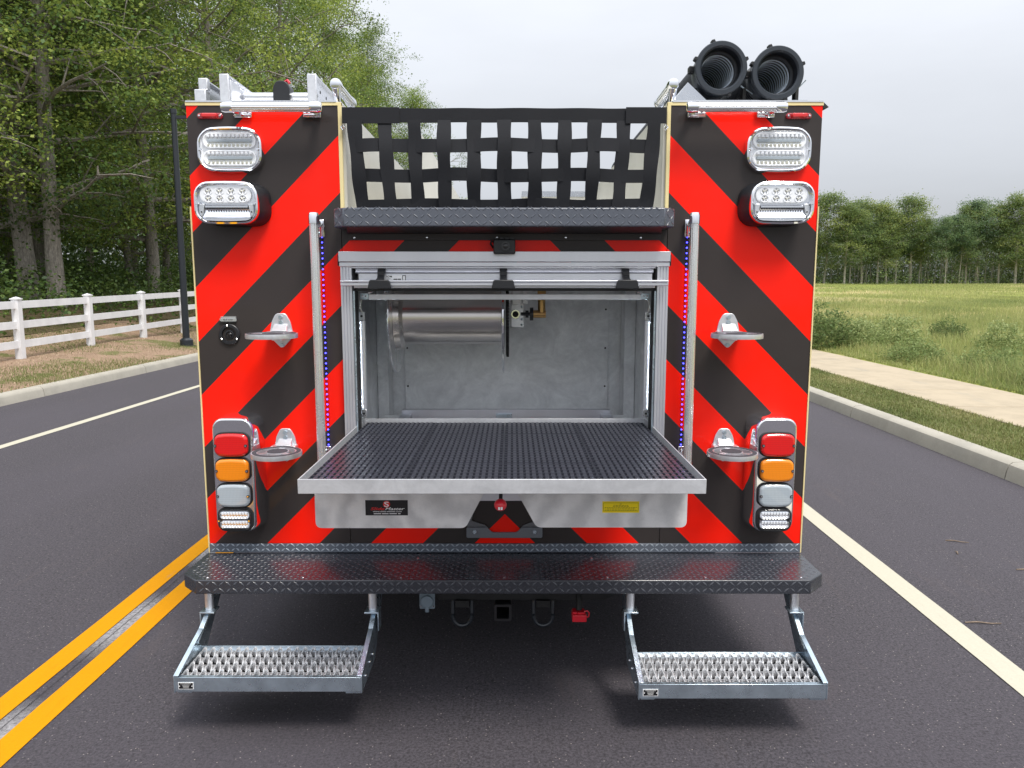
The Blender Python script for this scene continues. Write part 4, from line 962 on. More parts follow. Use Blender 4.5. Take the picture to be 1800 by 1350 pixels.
# bolted grey bracket below
mb = MB(); mb.prism(rounded([(-.162, .566), (.158, .566), (.158, .612), (.070, .612), (.052, .590), (-.056, .590), (-.074, .612), (-.162, .612)], [.008, .008, .008, 0, .012, .012, 0, .008]), -.012, -.001, 'y'); br = P_('tray_bracket', mb, pm('grey_painted_plate', (.16, .175, .20), .45), bevel=.002)
mb = MB(); mb.prism([(-.16, .614), (-.075, .614), (-.085, .622), (-.14, .640), (-.128, .70), (-.162, .70)], -.010, -.001, 'y'); mb.prism([(.158, .614), (.158, .70), (.122, .70), (.132, .640), (.08, .622), (.07, .614)], -.010, -.001, 'y'); P_('bracket_cheek', mb, pm('grey_painted_plate', (.13, .135, .15), .45), br, bevel=.002)
for x in (-.127, .125):
    mb = MB(); mb.cyl((x, -.012, .594), (x, -.018, .594), .0085, 6); P_('bolt', mb, 'galv', br)

# --- per-side fittings
def bezel_light(s):
    cx, cz, w_, h_ = s * 1.0765, 2.150, .242, .154
    mb = MB(); rrp(mb, cx, cz, w_, h_, .050, [(-.003, 0), (-.003, -.018), (0, -.030), (.006, -.034), (.010, -.031)], .009, cap1=False); r = P_('warning_light', mb, 'chrome')
    mb = MB(); rrp(mb, cx, cz, w_, h_, .045, [(.010, -.030), (.014, -.020), (.016, -.018)], .006, cap1=True); P_('back_plate', mb, 'led_plate', r)
    for zc in (cz + .034, cz - .032):
        mb = MB(); rrp(mb, cx, zc, .206, .058, .029, [(0, -.019), (-.001, -.030), (.003, -.031), (.012, -.024), (.017, -.021), (.021, -.021)], cap1=True); P_('reflector_trough', mb, 'reflector', r)
        mb = MB(); rrp(mb, cx, zc, .174, .012, .006, [(0, -.0215), (0, -.026), (.002, -.028)]); P_('light_bar', mb, 'lens_clear', r)
        for row, dz in ((0, .018), (1, -.018)):
            mb = MB()
            for k in range(11):
                x = cx - .082 + k * .0164; mb.box(x - .0045, x + .0045, -.031, -.022, zc + dz - .005, zc + dz + .005)
                mb.cyl((x, -.0315, zc + dz), (x, -.032, zc + dz), .0025, 6)
            P_('led_row', mb, 'led_cell' if row else 'reflector', r, sharp=20)
    mb = MB(); rrp(mb, cx, cz, w_, h_, .045, [(.010, -.033), (.016, -.044), (.026, -.050), (.05, -.052)], .006, cap1=True); P_('clear_lens', mb, 'glass', r)
    for x in (cx - .112, cx + .112):
        mb = MB(); mb.cyl((x, -.03, cz), (x, -.043, cz), .0055, 10); P_('lens_screw', mb, 'chrome', r)
def scene_light(s):
    cx, cz, w_, h_ = s * 1.078, 1.940, .240, .150
    mb = MB(); bx = cx - s * .006
    mb.rings([[(x - s * .016, 0, z - .002) for x, z in rr(cx, cz, w_ + .018, h_ + .006, .05, .006)], [(x - s * .016, -.03, z) for x, z in rr(cx, cz, w_ + .012, h_ + .004, .05, .006)], [(x, -.065, z) for x, z in rr(cx, cz, w_ - .004, h_ - .004, .05, .006)]], False, True); r = P_('scene_light', mb, 'black_plastic')
    mb = MB(); rrp(mb, cx, cz, w_, h_, .045, [(0, -.066), (-.003, -.080), (0, -.090), (.006, -.094), (.011, -.088), (.012, -.074)], .006, cap1=True); P_('bezel', mb, 'chrome', r)
    mb = MB(); rrp(mb, cx - .003, cz + .030, .200, .062, .031, [(0, -.074), (0, -.083), (.002, -.084)]); P_('led_plate', mb, 'led_plate', r)
    for i in range(4):
        for j in range(2):
            x, z = cx - .069 + i * .0445, cz + .0435 - j * .0285; n = 14
            mb = MB(); mb.m = 0; mb.rings([[(x + q * math.cos(2 * PI * k / n) * 1.12, y, z + q * .92 * math.sin(2 * PI * k / n)) for k in range(n)] for q, y in ((.0150, -.0842), (.0148, -.0862), (.0125, -.0856), (.009, -.081), (.0045, -.080))], False, True)
            mb.m = 1; mb.sphere((x - .004, -.083, z), .0045, 8, 5); mb.sphere((x + .005, -.083, z + .002), .004, 8, 5); mb.m = 2
            for k in range(5):
                a = 2 * PI * k / 5 + .4; mb.box(x + .0095 * math.cos(a) - .0014, x + .0095 * math.cos(a) + .0014, -.0862, -.083, z + .008 * math.sin(a) - .0014, z + .008 * math.sin(a) + .0014)
            P_('round_led', mb, ['reflector', 'led_cell', 'inner_dark'], r)
    # lower parabolic trough
    mb = MB(); x0_, x1_ = cx - .083, cx + .083; pr = [(-.075, cz - .006), (-.079, cz - .010), (-.0865, cz - .012), (-.0865, cz - .018), (-.079, cz - .020), (-.076, cz - .028), (-.079, cz - .040), (-.086, cz - .050), (-.0885, cz - .056)]
    mb.rings([[(x0_ - .006 * (i > 4) * (i - 4) * .4, y, z) for i, (y, z) in enumerate(pr)], [(x1_ + .006 * (i > 4) * (i - 4) * .4, y, z) for i, (y, z) in enumerate(pr)]], False, False, close=False); P_('trough_reflector', mb, 'trough', r)
    mb = MB(); mb.box(x0_, x1_, -.0872, -.0867, cz - .0205, cz - .0185)
    for k in range(17): mb.box(x0_ + .004 + k * .0098, x0_ + .009 + k * .0098, -.0870, -.080, cz - .0245, cz - .0205)
    P_('louvre', mb, 'inner_dark', r)
    for sx in (-1, 1):
        mb = MB(); mb.prism([(cx + sx * .084, cz - .004), (cx + sx * .106, cz - .004), (cx + sx * .104, cz - .045), (cx + sx * .094, cz - .056)], -.087, -.076, 'y'); P_('trough_cheek', mb, 'cast_alu', r, bevel=.002)
        mb = MB(); mb.cyl((cx + sx * .097, -.087, cz - .035), (cx + sx * .097, -.0885, cz - .035), .003, 8); P_('cheek_screw', mb, 'inner_dark', r)
        mb = MB(); mb.cyl((cx + sx * .110, -.085, cz - .002), (cx + sx * .110, -.097, cz - .002), .0065, 12); P_('lens_screw', mb, 'chrome', r)
    mb = MB(); text_into(mb, 'WHELEN', cx + .008, cz - .0405, -.0895, .010, .054); P_('lettering', mb, 'sticker_white', r)
    mb = MB(); rrp(mb, cx, cz, w_, h_, .045, [(.011, -.0925), (.016, -.0985), (.03, -.102)], .006, cap1=True); P_('clear_lens', mb, 'glass', r)
def lens_block(r, cx, cz, w_, h_, y, mat, label, clear=False):
    mb = MB(); rrp(mb, cx, cz, w_, h_, .022, [(-.003, y), (-.003, y - .006), (.002, y - .008)], .005, cap1=True); P_('lens_shadow_rim', mb, 'inner_dark', r)  # black rim put in for the shadow outline around each lens
    mb = MB()
    if not clear: rrp(mb, cx, cz, w_, h_, .022, [(.002, y - .006), (.003, y - .018), (.007, y - .022), (.012, y - .0235)], .005, cap1=True); P_('lamp_lens', mb, mat, r, label)
    else:
        for zc in (cz + .019, cz - .019):
            mb = MB(); rrp(mb, cx, zc, w_ - .012, .033, .014, [(0, y - .0085), (0, y - .015), (.003, y - .016), (.008, y - .012)], cap1=True); P_('led_reflector', mb, 'trough', r)
            mb = MB()
            for k in range(9):
                for dz in (-.008, .008): x = cx - .048 + k * .012; mb.box(x - .0035, x + .0035, y - .0175, y - .011, zc + dz - .004, zc + dz + .004)
            P_('led_row', mb, 'led_plate', r, sharp=20)
        mb = MB(); rrp(mb, cx, cz, w_, h_, .022, [(.002, y - .006), (.003, y - .020), (.008, y - .0245), (.015, y - .026)], .005, cap1=True); P_('lamp_lens', mb, 'glass', r, label)
    for sx in (-1, 1):
        mb = MB(); x = cx + sx * (w_ / 2 - .006); mb.m = 0; mb.cyl((x, y - .02, cz - .001), (x, y - .0255, cz - .001), .0058, 12); mb.m = 1; mb.cyl((x, y - .0255, cz - .001), (x, y - .0268, cz - .001), .0036, 8); P_('lens_screw', mb, ['inner_dark', 'chrome'], r)
def tail_cluster(s):
    cx, cz = s * 1.100, .855; r = thing('tail_light_cluster', None, None); r.parent = T
    mb = MB()
    mb.rings([[(x - s * .010, 0, z) for x, z in rr(cx, cz, .185, .485, .045, .002)], [(x - s * .009, -.03, z) for x, z in rr(cx, cz, .180, .480, .045, .002)],
              [(x, -.075, z) for x, z in rr(cx, cz, .166, .472, .042, .002)], [(x, -.086, z) for x, z in rr(cx, cz, .156, .462, .038, .002)], [(x, -.088, z) for x, z in rr(cx, cz, .150, .456, .034, .002)], [(x, -.088, z) for x, z in rr(cx, cz, .146, .452, .034, .002)]], False, True)
    P_('chrome_housing', mb, 'chrome', r, sharp=50)
    yy = -.088
    for z, mat, lab, cl in ((.985, 'lens_red', 'red lens', False), (.881, 'lens_amber', 'amber lens', False), (.776, 'lens_clear', 'hazy clear lens', False), (.674, 'glass', 'clear lens over LED rows', True)):
        lens_block(r, cx, z, .134, .088, yy, mat, lab, cl)
def handle_bar(a, b_, r_bar, foot, name='grab_rail', ribbed=True):
    """chrome ended grab rail from a to b_, standing off the panel along +y; foot = unit vector toward the panel"""
    a, b_ = Vector(a), Vector(b_); t = (b_ - a).normalized(); f = Vector(foot); L_ = (b_ - a).length
    mb = MB(); u = t.cross(f).normalized(); n = 30; rg_ = []
    for p in (a + t * .04, b_ - t * .04):
        ring = []
        for k in range(n):
            an = 2 * PI * k / n; q = r_bar * (1 if k % 2 else .94); ring.append(p + (u * math.cos(an) + f * math.sin(an)) * q)
        rg_.append(ring)
    mb.rings(rg_, True, True); r = P_(name, mb, 'rail_alu', sharp=10 if ribbed else 40)
    for p, q in ((a, 1), (b_, -1)):
        mb = MB(); e = p + t * q * .012
        mb.tube([p + t * q * .045, p + t * q * .015, p + t * q * .003, p + t * q * 0], [r_bar * 1.18, r_bar * 1.22, r_bar * 1.0, r_bar * .5], 20)
        mb.tube([e + t * q * .008, e + t * q * .012 + f * .03, e + t * q * .03 + f * .068], [r_bar * .95, r_bar * .8, r_bar * .75], 14)
        P_('end_bracket', mb, 'chrome', r)
        mb = MB(); c0 = e + t * q * .045 + f * .077
        w3 = u * .022; l3 = t * .035
        mb.add([c0 + w3 * i + l3 * j + f * k for k in (0, -.009) for i, j in ((-1, -1), (1, -1), (1, 1), (-1, 1))], [(0, 1, 2, 3), (4, 7, 6, 5), (0, 4, 5, 1), (1, 5, 6, 2), (2, 6, 7, 3), (3, 7, 4, 0)])
        P_('foot_plate', mb, 'chrome', r, bevel=.003)
        mb = MB(); sc = c0 + l3 * q * .55 - f * .010; mb.sphere(sc, .006, 8, 5); P_('foot_screw', mb, 'galv', r)
    return r
def fold_step(s, zc, zd):
    """folding step: diamond mount and round tread held level in front of it"""
    mx_ = s * .909; r = thing('folding_step', None, None); r.parent = T
    mb = MB(); mb.prism(rounded([(mx_, zc - .072), (mx_ + .050, zc - .020), (mx_ + .038, zc + .04), (mx_ + .020, zc + .073), (mx_ - .020, zc + .073), (mx_ - .038, zc + .04), (mx_ - .050, zc - .020)], [.016, .010, .010, .012, .012, .010, .010]), -.008, 0, 'y'); P_('mount_plate', mb, 'cast_alu', r, bevel=.002)
    mb = MB(); w_ = .027; mb.add([(mx_ - w_, -.014, zc + .03), (mx_ + w_, -.014, zc + .03), (mx_ + w_ + .004, -.045, zd + .012), (mx_ - w_ - .004, -.045, zd + .012), (mx_ - w_, -.004, zc + .03), (mx_ + w_, -.004, zc + .03), (mx_ + w_ + .004, -.004, zd + .0), (mx_ - w_ - .004, -.004, zd + .0)],
        [(0, 3, 2, 1), (0, 1, 5, 4), (1, 2, 6, 5), (0, 4, 7, 3), (3, 7, 6, 2)]); P_('pivot_arm', mb, 'cast_alu', r, bevel=.002)
    mb = MB(); mb.box(mx_ - .052, mx_ + .052, -.052, -.006, zd - .010, zd + .010); mb.box(mx_ - .022, mx_ + .022, -.07, -.01, zd - .024, zd - .011); P_('hinge_block', mb, 'cast_alu', r, bevel=.003)
    for z in (zc + .057, zc + .036, zc - .055):
        mb = MB(); mb.cyl((mx_, -.008, z), (mx_, -.016, z), .008, 12); P_('bolt', mb, 'galv', r)
    # round tread: rim, inner disc, spokes
    dx, dy, R_ = s * .906, -.140, .098; mb = MB(); n = 48
    def ring(x, y, ro, ri, z0, z1, nn=48):
        mb.rings([[(x + q * math.cos(2 * PI * k / nn), y + q * math.sin(2 * PI * k / nn), z) for k in range(nn)] for q, z in ((ri, z0), (ro, z0), (ro + .001, (z0 + z1) / 2), (ro, z1), (ri, z1), (ri, z0))], False, False)
    ring(dx, dy, R_, R_ - .026, zd - .009, zd + .009); ring(dx, dy + .012, .045, .006, zd - .009, zd + .008, 32)
    for a in (90, 215, 325):
        ca, sa = math.cos(rad(a)), math.sin(rad(a)); ux, uy = -sa * .011, ca * .011
        p0 = (dx + ca * .03, dy + .006 + sa * .03); p1 = (dx + ca * (R_ - .015), dy + sa * (R_ - .015))
        mb.add([(p0[0] + ux, p0[1] + uy, z) for z in (zd - .008,)] + [(p0[0] - ux, p0[1] - uy, zd - .008), (p1[0] - ux, p1[1] - uy, zd - .008), (p1[0] + ux, p1[1] + uy, zd - .008), (p0[0] + ux, p0[1] + uy, zd + .0075), (p0[0] - ux, p0[1] - uy, zd + .0075), (p1[0] - ux, p1[1] - uy, zd + .0075), (p1[0] + ux, p1[1] + uy, zd + .0075)],
               [(0, 1, 2, 3), (7, 6, 5, 4), (0, 4, 5, 1), (1, 5, 6, 2), (2, 6, 7, 3), (3, 7, 4, 0)])
    P_('round_tread', mb, 'cast_alu', r, sharp=40)
    mb = MB(); nn = 48
    mb.rings([[(dx + q * math.cos(2 * PI * k / nn), dy + q * math.sin(2 * PI * k / nn), z) for k in range(nn)] for q, z in ((R_ - .005, zd + .0092), (R_ - .005, zd + .0105), (R_ - .021, zd + .0105), (R_ - .021, zd + .0092))], False, False)
    mb.rings([[(dx + q * math.cos(2 * PI * k / nn), dy + .012 + q * math.sin(2 * PI * k / nn), z) for k in range(nn)] for q, z in ((.040, zd + .0082), (.040, zd + .0096), (.012, zd + .0096))], False, True)
    P_('grip_pad', mb, 'grip', r)
for s in (-1, 1):
    bezel_light(s); scene_light(s); tail_cluster(s)
    fold_step(s, 1.437, 1.428); fold_step(s, .962, .958)
    a, b_ = (1.080, .697) if s > 0 else (-1.080, -.697)
    handle_bar((s * .695, -.085, 2.296), (s * 1.080, -.085, 2.296), .0175, (0, 1, 0))
    vr = handle_bar((s * .741, -.085, .870), (s * .741, -.085, 1.905), .0175, (0, 1, 0), 'lit_grab_rail')
    mb = MB(); mb.box(s * .727, s * .737, -.0025, .0, .93, 1.845); vr = P_('led_reflection_strip', mb, 'glass')  # added strip: glowing dots stand in for the rail LEDs mirrored in the panel
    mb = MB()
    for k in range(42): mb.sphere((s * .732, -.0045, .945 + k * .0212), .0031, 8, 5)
    P_('led_reflection_dots', mb, 'led_reflection', vr)
    # roof-edge grab rails running forward
    handle_bar((s * .668, .02, 2.412), (s * .672, .36, 2.412), .019, (0, 0, -1), 'roof_grab_rail')
    # red marker light
    cx, cz = s * 1.155, 2.281
    mb = MB(); rrp(mb, cx, cz, .100, .022, .011, [(0, 0), (0, -.008), (.003, -.010)]); mk = P_('marker_light', mb, 'lens_dark_red')
    mb = MB(); rrp(mb, cx, cz + .001, .062, .018, .006, [(0, -.009), (.001, -.018), (.004, -.021)]); P_('marker_lens', mb, 'lens_red', mk)
    for sx in (-1, 1):
        mb = MB(); mb.sphere((cx + sx * .041, -.010, cz), .005, 8, 5); P_('marker_screw', mb, 'chrome', mk)
# socket with flap label, left panel
cx, cz = -1.122, 1.424; n = 32
mb = MB(); mb.rings([[(cx + q * math.cos(2 * PI * k / n), y, cz + q * math.sin(2 * PI * k / n)) for k in range(n)] for q, y in ((.043, 0), (.043, -.006), (.040, -.009), (.030, -.009), (.027, .004), (.020, .006), (.018, -.004), (.013, -.005), (.011, .02))], False, True); sk = P_('charging_socket', mb, 'black_plastic')
mb = MB(); mb.sphere((cx + .003, .0, cz), .009, 12, 8); P_('socket_pin', mb, 'black_glossy', sk)
for a in (100, 212, 328):
    mb = MB(); mb.sphere((cx + .036 * math.cos(rad(a)), -.009, cz + .036 * math.sin(rad(a))), .0042, 8, 5); P_('socket_screw', mb, 'chrome', sk)
mb = MB(); mb.m = 0; mb.box(cx - .031, cx + .031, -.006, 0, 1.477, 1.497); mb.box(cx - .034, cx + .034, -.010, -.0065, 1.479, 1.489); mb.m = 1; text_into(mb, 'BLUE CLEAN', cx, 1.484, -.0106, .0045, .038); mb.box(cx - .028, cx + .028, -.0065, -.001, 1.471, 1.4765)
P_('socket_label', mb, ['alu', 'sticker_black'], bevel=0)

# --- tailboard
kz = .498
mb = MB(); mb.box(-1.250, 1.250, -.006, .012, kz + .003, ZB - .001); kp = P_('kick_strip', mb, pm('slate_kick_plate', (.13, .15, .185), .28, .2), bevel=.001)
lozenges('tread_lozenges', lambda u, v, w_: (-1.245 + u, -.0062 - w_, kz + .004 + v), 118, 2, .0211, kp, pm('kick_lozenge', (.36, .41, .47), .3, .3), size=.0125)
mb = MB(); outl = [(-1.262, -.001), (-1.262, -.23), (-1.19, -.30), (1.18, -.30), (1.252, -.23), (1.252, -.001)]
mb.prism(outl, .442, kz, 'z'); tbd = P_('tailboard', mb, 'tread', bevel=.004)
def inb(u, v): x = -1.24 + u; y = -v; return abs(x) < 1.235 and (abs(x) - 1.18) < (y + .30) * .93 - .012
lozenges('tread_lozenges', lambda u, v, w_: (-1.24 + u, -.292 + v, kz + w_), 117, 13, .0212, tbd, 'lozenge', size=.0105, h=.0014, mask=lambda u, v: (abs(-1.24 + u) < 1.235 and abs(-1.24 + u) < 1.175 + .93 * v))
lozenges('tread_lozenges', lambda u, v, w_: (-1.18 + u, -.300 - w_, .445 + v), 90, 2, .0262, tbd, 'lozenge', size=.0135)
for s in (-1, 1):
    dx_, dy_ = .065 / .0955, .07 / .0955
    lozenges('tread_lozenges', lambda u, v, w_: (s * (1.18 + u * dx_ + w_ * dy_), -.30 + u * dy_ - w_ * dx_, .445 + v), 3, 2, .0262, tbd, 'lozenge', size=.0125)
for x, y in [(-1.15, -.275), (-.78, -.275), (-.40, -.275), (0, -.275), (.40, -.275), (.78, -.275), (1.15, -.275), (-1.1, -.09), (-.36, -.07), (.36, -.07), (1.1, -.09)]:
    mb = MB(); mb.sphere((x, y, kz + .001), .0055, 8, 5, (1, 1, .5)); P_('bolt', mb, 'chrome', tbd)
# --- chassis below
mb = MB(); mb.prism([(-.47, .44), (-.42, .375), (-.36, .372), (-.30, .345), (-.28, .315), (.42, .315), (.52, .37), (.6, .44)], -.06, -.045, 'y'); P_('cross_member', mb, 'chassis')
mb = MB(); mb.box(-.45, -.36, .06, 5.8, .5, .78); mb.box(.36, .45, .06, 5.8, .5, .78); mb.box(-.45, .45, .06, .16, .34, .485); mb.box(-1.2, 1.2, .05, 5.8, .49, .5); mb.box(-.9, .9, .03, .25, .36, .49); P_('chassis_frame', mb, 'chassis')
mb = MB(); mb.cyl((-.95, 2.1, .5), (.95, 2.1, .5), .07, 12); mb.sphere((0, 2.1, .5), .2, 16, 10); P_('rear_axle', mb, 'chassis')
for x in (-1.17, -.86, .62, .93):
    mb = MB(); n = 40; wd = .24
    mb.rings([[(x + dx, 2.1 + q * math.cos(2 * PI * k / n), .5 + q * math.sin(2 * PI * k / n)) for k in range(n)] for dx, q in ((0.02, .28), (0, .40), (.02, .485), (.06, .50), (.18, .50), (.22, .485), (wd, .40), (.22, .28))], True, True); P_('wheel', mb, 'rubber')
# receiver hitch, tow loops, plugs
hy = -.085
mb = MB(); o_ = rr(-.008, .268, .072, .072, .008, k=3); i_ = rr(-.008, .268, .052, .052, .004, k=3)
mb.rings([[(x, y, z) for x, z in q] for q, y in ((o_, .1), (o_, hy), (i_, hy), (i_, .08))], False, True); P_('receiver_hitch', mb, 'black_glossy')
for x, kn in ((-.178, 1), (.160, 0)):
    mb = MB(); hw = .040; pts = [(x - hw, hy + .02, .315), (x - hw, hy + .01, .26)] + [(x - hw * math.cos(rad(a)), hy, .255 - .042 * math.sin(rad(a))) for a in range(0, 181, 15)] + [(x + hw, hy + .01, .26), (x + hw, hy + .02, .315)]
    mb.tube(pts, .0085, 10)
    if kn:
        for k in range(2, len(pts) - 2): mb.tube([pts[k], tuple(a + (b2 - a) * .3 for a, b2 in zip(pts[k], pts[k + 1]))], .0105, 8)
    P_('tow_loop', mb, 'lamp_black'); mb = MB(); mb.box(x - .028, x + .028, hy + .005, hy + .03, .290, .318); P_('loop_bracket', mb, 'chassis')
mb = MB(); mb.prism(rounded([(-.354, .385), (-.354, .290), (-.290, .290), (-.290, .385)], [0, .006, .006, 0]), hy - .010, hy, 'y'); tp = P_('trailer_socket', mb, pm('grey_socket', (.20, .25, .29), .5, .2), bevel=.001)
mb = MB(); mb.cyl((-.322, hy - .010, .325), (-.322, hy - .022, .325), .025, 24); mb.box(-.330, -.314, hy - .02, hy - .006, .278, .300); P_('socket_cap', mb, pm('grey_socket_cap', (.24, .30, .35), .45, .3), tp, bevel=.002)
for x in (-.348, -.296):
    mb = MB(); mb.sphere((x, hy - .011, .302), .0045, 8, 5); P_('bolt', mb, 'chrome', tp)
mb = MB(); mb.box(.280, .340, hy - .02, hy + .04, .236, .266); rp_ = P_('power_plug', mb, 'red_plastic', bevel=.003)
mb = MB(); mb.box(.283, .300, hy - .01, hy + .03, .2665, .276); mb.box(.303, .332, hy - .01, hy + .03, .2665, .274); P_('plug_terminal', mb, 'red_plastic', rp_, bevel=.001)
mb = MB(); mb.tube([(.340, hy, .248), (.350, hy, .252), (.352, hy, .268), (.344, hy, .277), (.330, hy, .274)], .003, 8); P_('plug_strap', mb, 'red_plastic', rp_)
mb = MB(); mb.tube([(.31, hy + .01, .276), (.31, hy + .03, .34), (.31, hy + .1, .4)], .012, 10); P_('plug_cable', mb, 'chassis', rp_)

# --- drop-down steps
def tube_y(mb, *a): mb.box(*a)
def drop_step(x0, x1, zf, label, outer):
    """x0 < x1; folding grip-strut step hanging from the tailboard"""
    r = thing('drop_step', label, None); r.parent = T
    yf, yb = -.555, -.325; zt_ = zf; zl_ = zf - .052
    mb = MB(); mb.box(x0 + .004, x1 - .004, yf, yf + .004, zl_, zt_ + .002); mb.box(x0 + .01, x1 - .01, yf + .0045, yf + .02, zt_ - .003, zt_ + .0); P_('front_rail', mb, 'galv', r, bevel=.001)
    mb = MB(); mb.box(x0 + .004, x1 - .004, yb - .004, yb, zl_ + .01, zt_ + .006); P_('rear_rail', mb, 'galv', r, bevel=.001)
    for x in (x0, x1):       # side arms, from the front corner up to the tailboard
        mb = MB(); q = 1 if x == x0 else -1; s_ = -1 if x == x0 else 1
        xt = x + q * 0.0 + (.040 if outer < 0 else -.0) * (x == x0) * 0
        tilt = .0
        f0 = (yf - .002, zl_ - .004); f1 = (yf - .002, zt_ + .006); m1 = (-.33, zt_ + .075); t1 = (-.11, .432); t0_ = (-.04, .432); b0 = (-.08, .395); b1_ = (-.30, zl_ - .004)
        poly = [f0, f1, m1, t1, t0_, b0, (-.23, zt_ + .02), b1_]
        mb.prism(poly, x, x + q * .004, 'x')
        # folded edge flange
        for a_, b2 in ((f1, m1), (m1, t1)):
            mb.add([(x, a_[0], a_[1]), (x + q * .018, a_[0], a_[1]), (x + q * .018, b2[0], b2[1]), (x, b2[0], b2[1]), (x, a_[0], a_[1] + .003), (x + q * .018, a_[0], a_[1] + .003), (x + q * .018, b2[0], b2[1] + .003), (x, b2[0], b2[1] + .003)], [(0, 1, 2, 3), (7, 6, 5, 4), (0, 4, 5, 1), (1, 5, 6, 2), (2, 6, 7, 3), (3, 7, 4, 0)])
        P_('side_arm', mb, 'galv', r, bevel=.0008)
        # slot ridge and rivets
        mb = MB(); mb.tube([(x + q * .006, -.36, zt_ + .035), (x + q * .006, -.20, zt_ + .125)], .006, 8); P_('arm_ridge', mb, 'galv', r)
        for yy, zz in ((-.50, zt_ - .02), (-.42, zt_ - .01), (-.36, zt_ - .01)):
            mb = MB(); mb.sphere((x - q * .001, yy, zz), .005, 8, 4); P_('rivet', mb, 'chrome', r)
        # hanging rod and angle bracket
        xr_ = x + q * .018 if outer * s_ > 0 else x + q * -.004
        xr_ = x + q * .014
        mb = MB(); mb.cyl((xr_, -.252, .362), (xr_, -.252, .4415), .0165, 18); P_('hanger_rod', mb, 'stainless' if 0 else 'cast_alu', r)
        mb = MB(); mb.box(xr_ - .028, xr_ + .028, -.285, -.225, .355, .3615); mb.box(xr_ - q * .028, xr_ - q * .023, -.285, -.235, .285, .3548); P_('hanger_bracket', mb, 'galv', r, bevel=.001)
    # grip-strut tread: bottom sheet, then rows of raised loops with slanted webs
    mb = MB(); mb.box(x0 + .006, x1 - .006, yf + .006, yb - .005, zt_ - .030, zt_ - .026); P_('tread_pan', mb, 'inner_dark', r)
    W = x1 - x0 - .03; NC = 20; pit = W / NC; rows = 4; rp = (yb - yf - .012) / rows
    for j in range(rows):
        ya = yf + .008 + j * rp; zb_ = zt_ - .010
        mb = MB()
        # corrugated web strip between rows of holes
        rg_ = []
        for k in range(NC * 8 + 1):
            ph = 2 * PI * k / 8; x = x0 + .015 + k * pit / 8; off = .010 * math.cos(ph); rg_.append([(x, ya + rp * .56 + off * .5, zb_ - .012), (x, ya + rp * .60 + off * .5, zb_ + .004), (x, ya + rp * .98, zb_ - .002), (x, ya + rp * 1.0, zb_ - .014)])
        mb.rings(rg_, False, False, close=False)
        for k in range(NC + 1):
            x = x0 + .015 + k * pit; mb.add([(x - pit * .17, ya, zb_ - .002), (x + pit * .17, ya, zb_ - .002), (x + pit * .13, ya + rp * .6, zb_ + .004), (x - pit * .13, ya + rp * .6, zb_ + .004)], [(0, 1, 2, 3)])
        P_('tread_web', mb, 'zweb', r, sharp=50)
        for i in range(NC):
            xc = x0 + .015 + (i + .5) * pit; h2 = pit * .38
            path = [(xc - h2 * 1.05, ya + .001, zb_ - .004), (xc - h2 * .95, ya + rp * .30, zb_ + .010), (xc - h2 * .55, ya + rp * .58, zb_ + .019), (xc, ya + rp * .66, zb_ + .022), (xc + h2 * .55, ya + rp * .58, zb_ + .019), (xc + h2 * .95, ya + rp * .30, zb_ + .010), (xc + h2 * 1.05, ya + .001, zb_ - .004)]
            if i == 0 and j == 0:
                mb = MB()
                rel = [(p[0] - xc, p[1] - ya, p[2] - zb_) for p in path]
                mb.rings([[(a[0], a[1], a[2] - .012), (a[0] * .78, a[1] - .004, a[2] - .011), (a[0] * .78, a[1] - .004, a[2]), (a[0], a[1], a[2])] for a in rel], True, True)
                lp = P_('grip_loop', mb, pm('bright_zinc_edge', (.90, .91, .93), .35, .6) if 'zedge' not in M else M['zedge'], r, sharp=50); M['zedge'] = lp.data.materials[0]; cur = lp
            else: cur = lp.copy(); C.objects.link(cur)
            cur.parent = r; cur.location = (xc, ya, zb_)
    # data plate
    xp = x0 + .012
    mb = MB(); mb.m = 0; mb.box(xp + .004, xp + .058, yf - .0012, yf - .0002, zl_ + .010, zl_ + .036); mb.m = 1; mb.box(xp + .006, xp + .056, yf - .0016, yf - .0012, zl_ + .012, zl_ + .034)
    mb.m = 0
    for k, hw in enumerate((.019, .013, .011, .010)): mb.box(xp + .031 - hw, xp + .031 + hw, yf - .0019, yf - .0016, zl_ + .0305 - k * .005, zl_ + .0315 - k * .005)
    for dx in (.009, .053): mb.sphere((xp + dx, yf - .0018, zl_ + .022), .002, 6, 4)
    P_('data_plate', mb, ['sticker_white', 'sticker_black'], r)
    mb = MB(); xa = (x0 + .01, x0 + .06) if outer < 0 else (x0 + .01, x0 + .06)
    mb.box(xa[0], xa[1], yf + .004, yf + .03, zl_ - .006, zl_ - .0005); mb.box(x1 - .06, x1 - .006, yf + .004, yf + .03, zl_ - .008, zl_ - .0005); P_('tread_foot', mb, 'galv', r)
drop_step(-1.172, -.503, .240, 'left hanging step with a metal grip tread', -1)
drop_step(.480, 1.153, .214, 'right hanging step with a metal grip tread', 1)

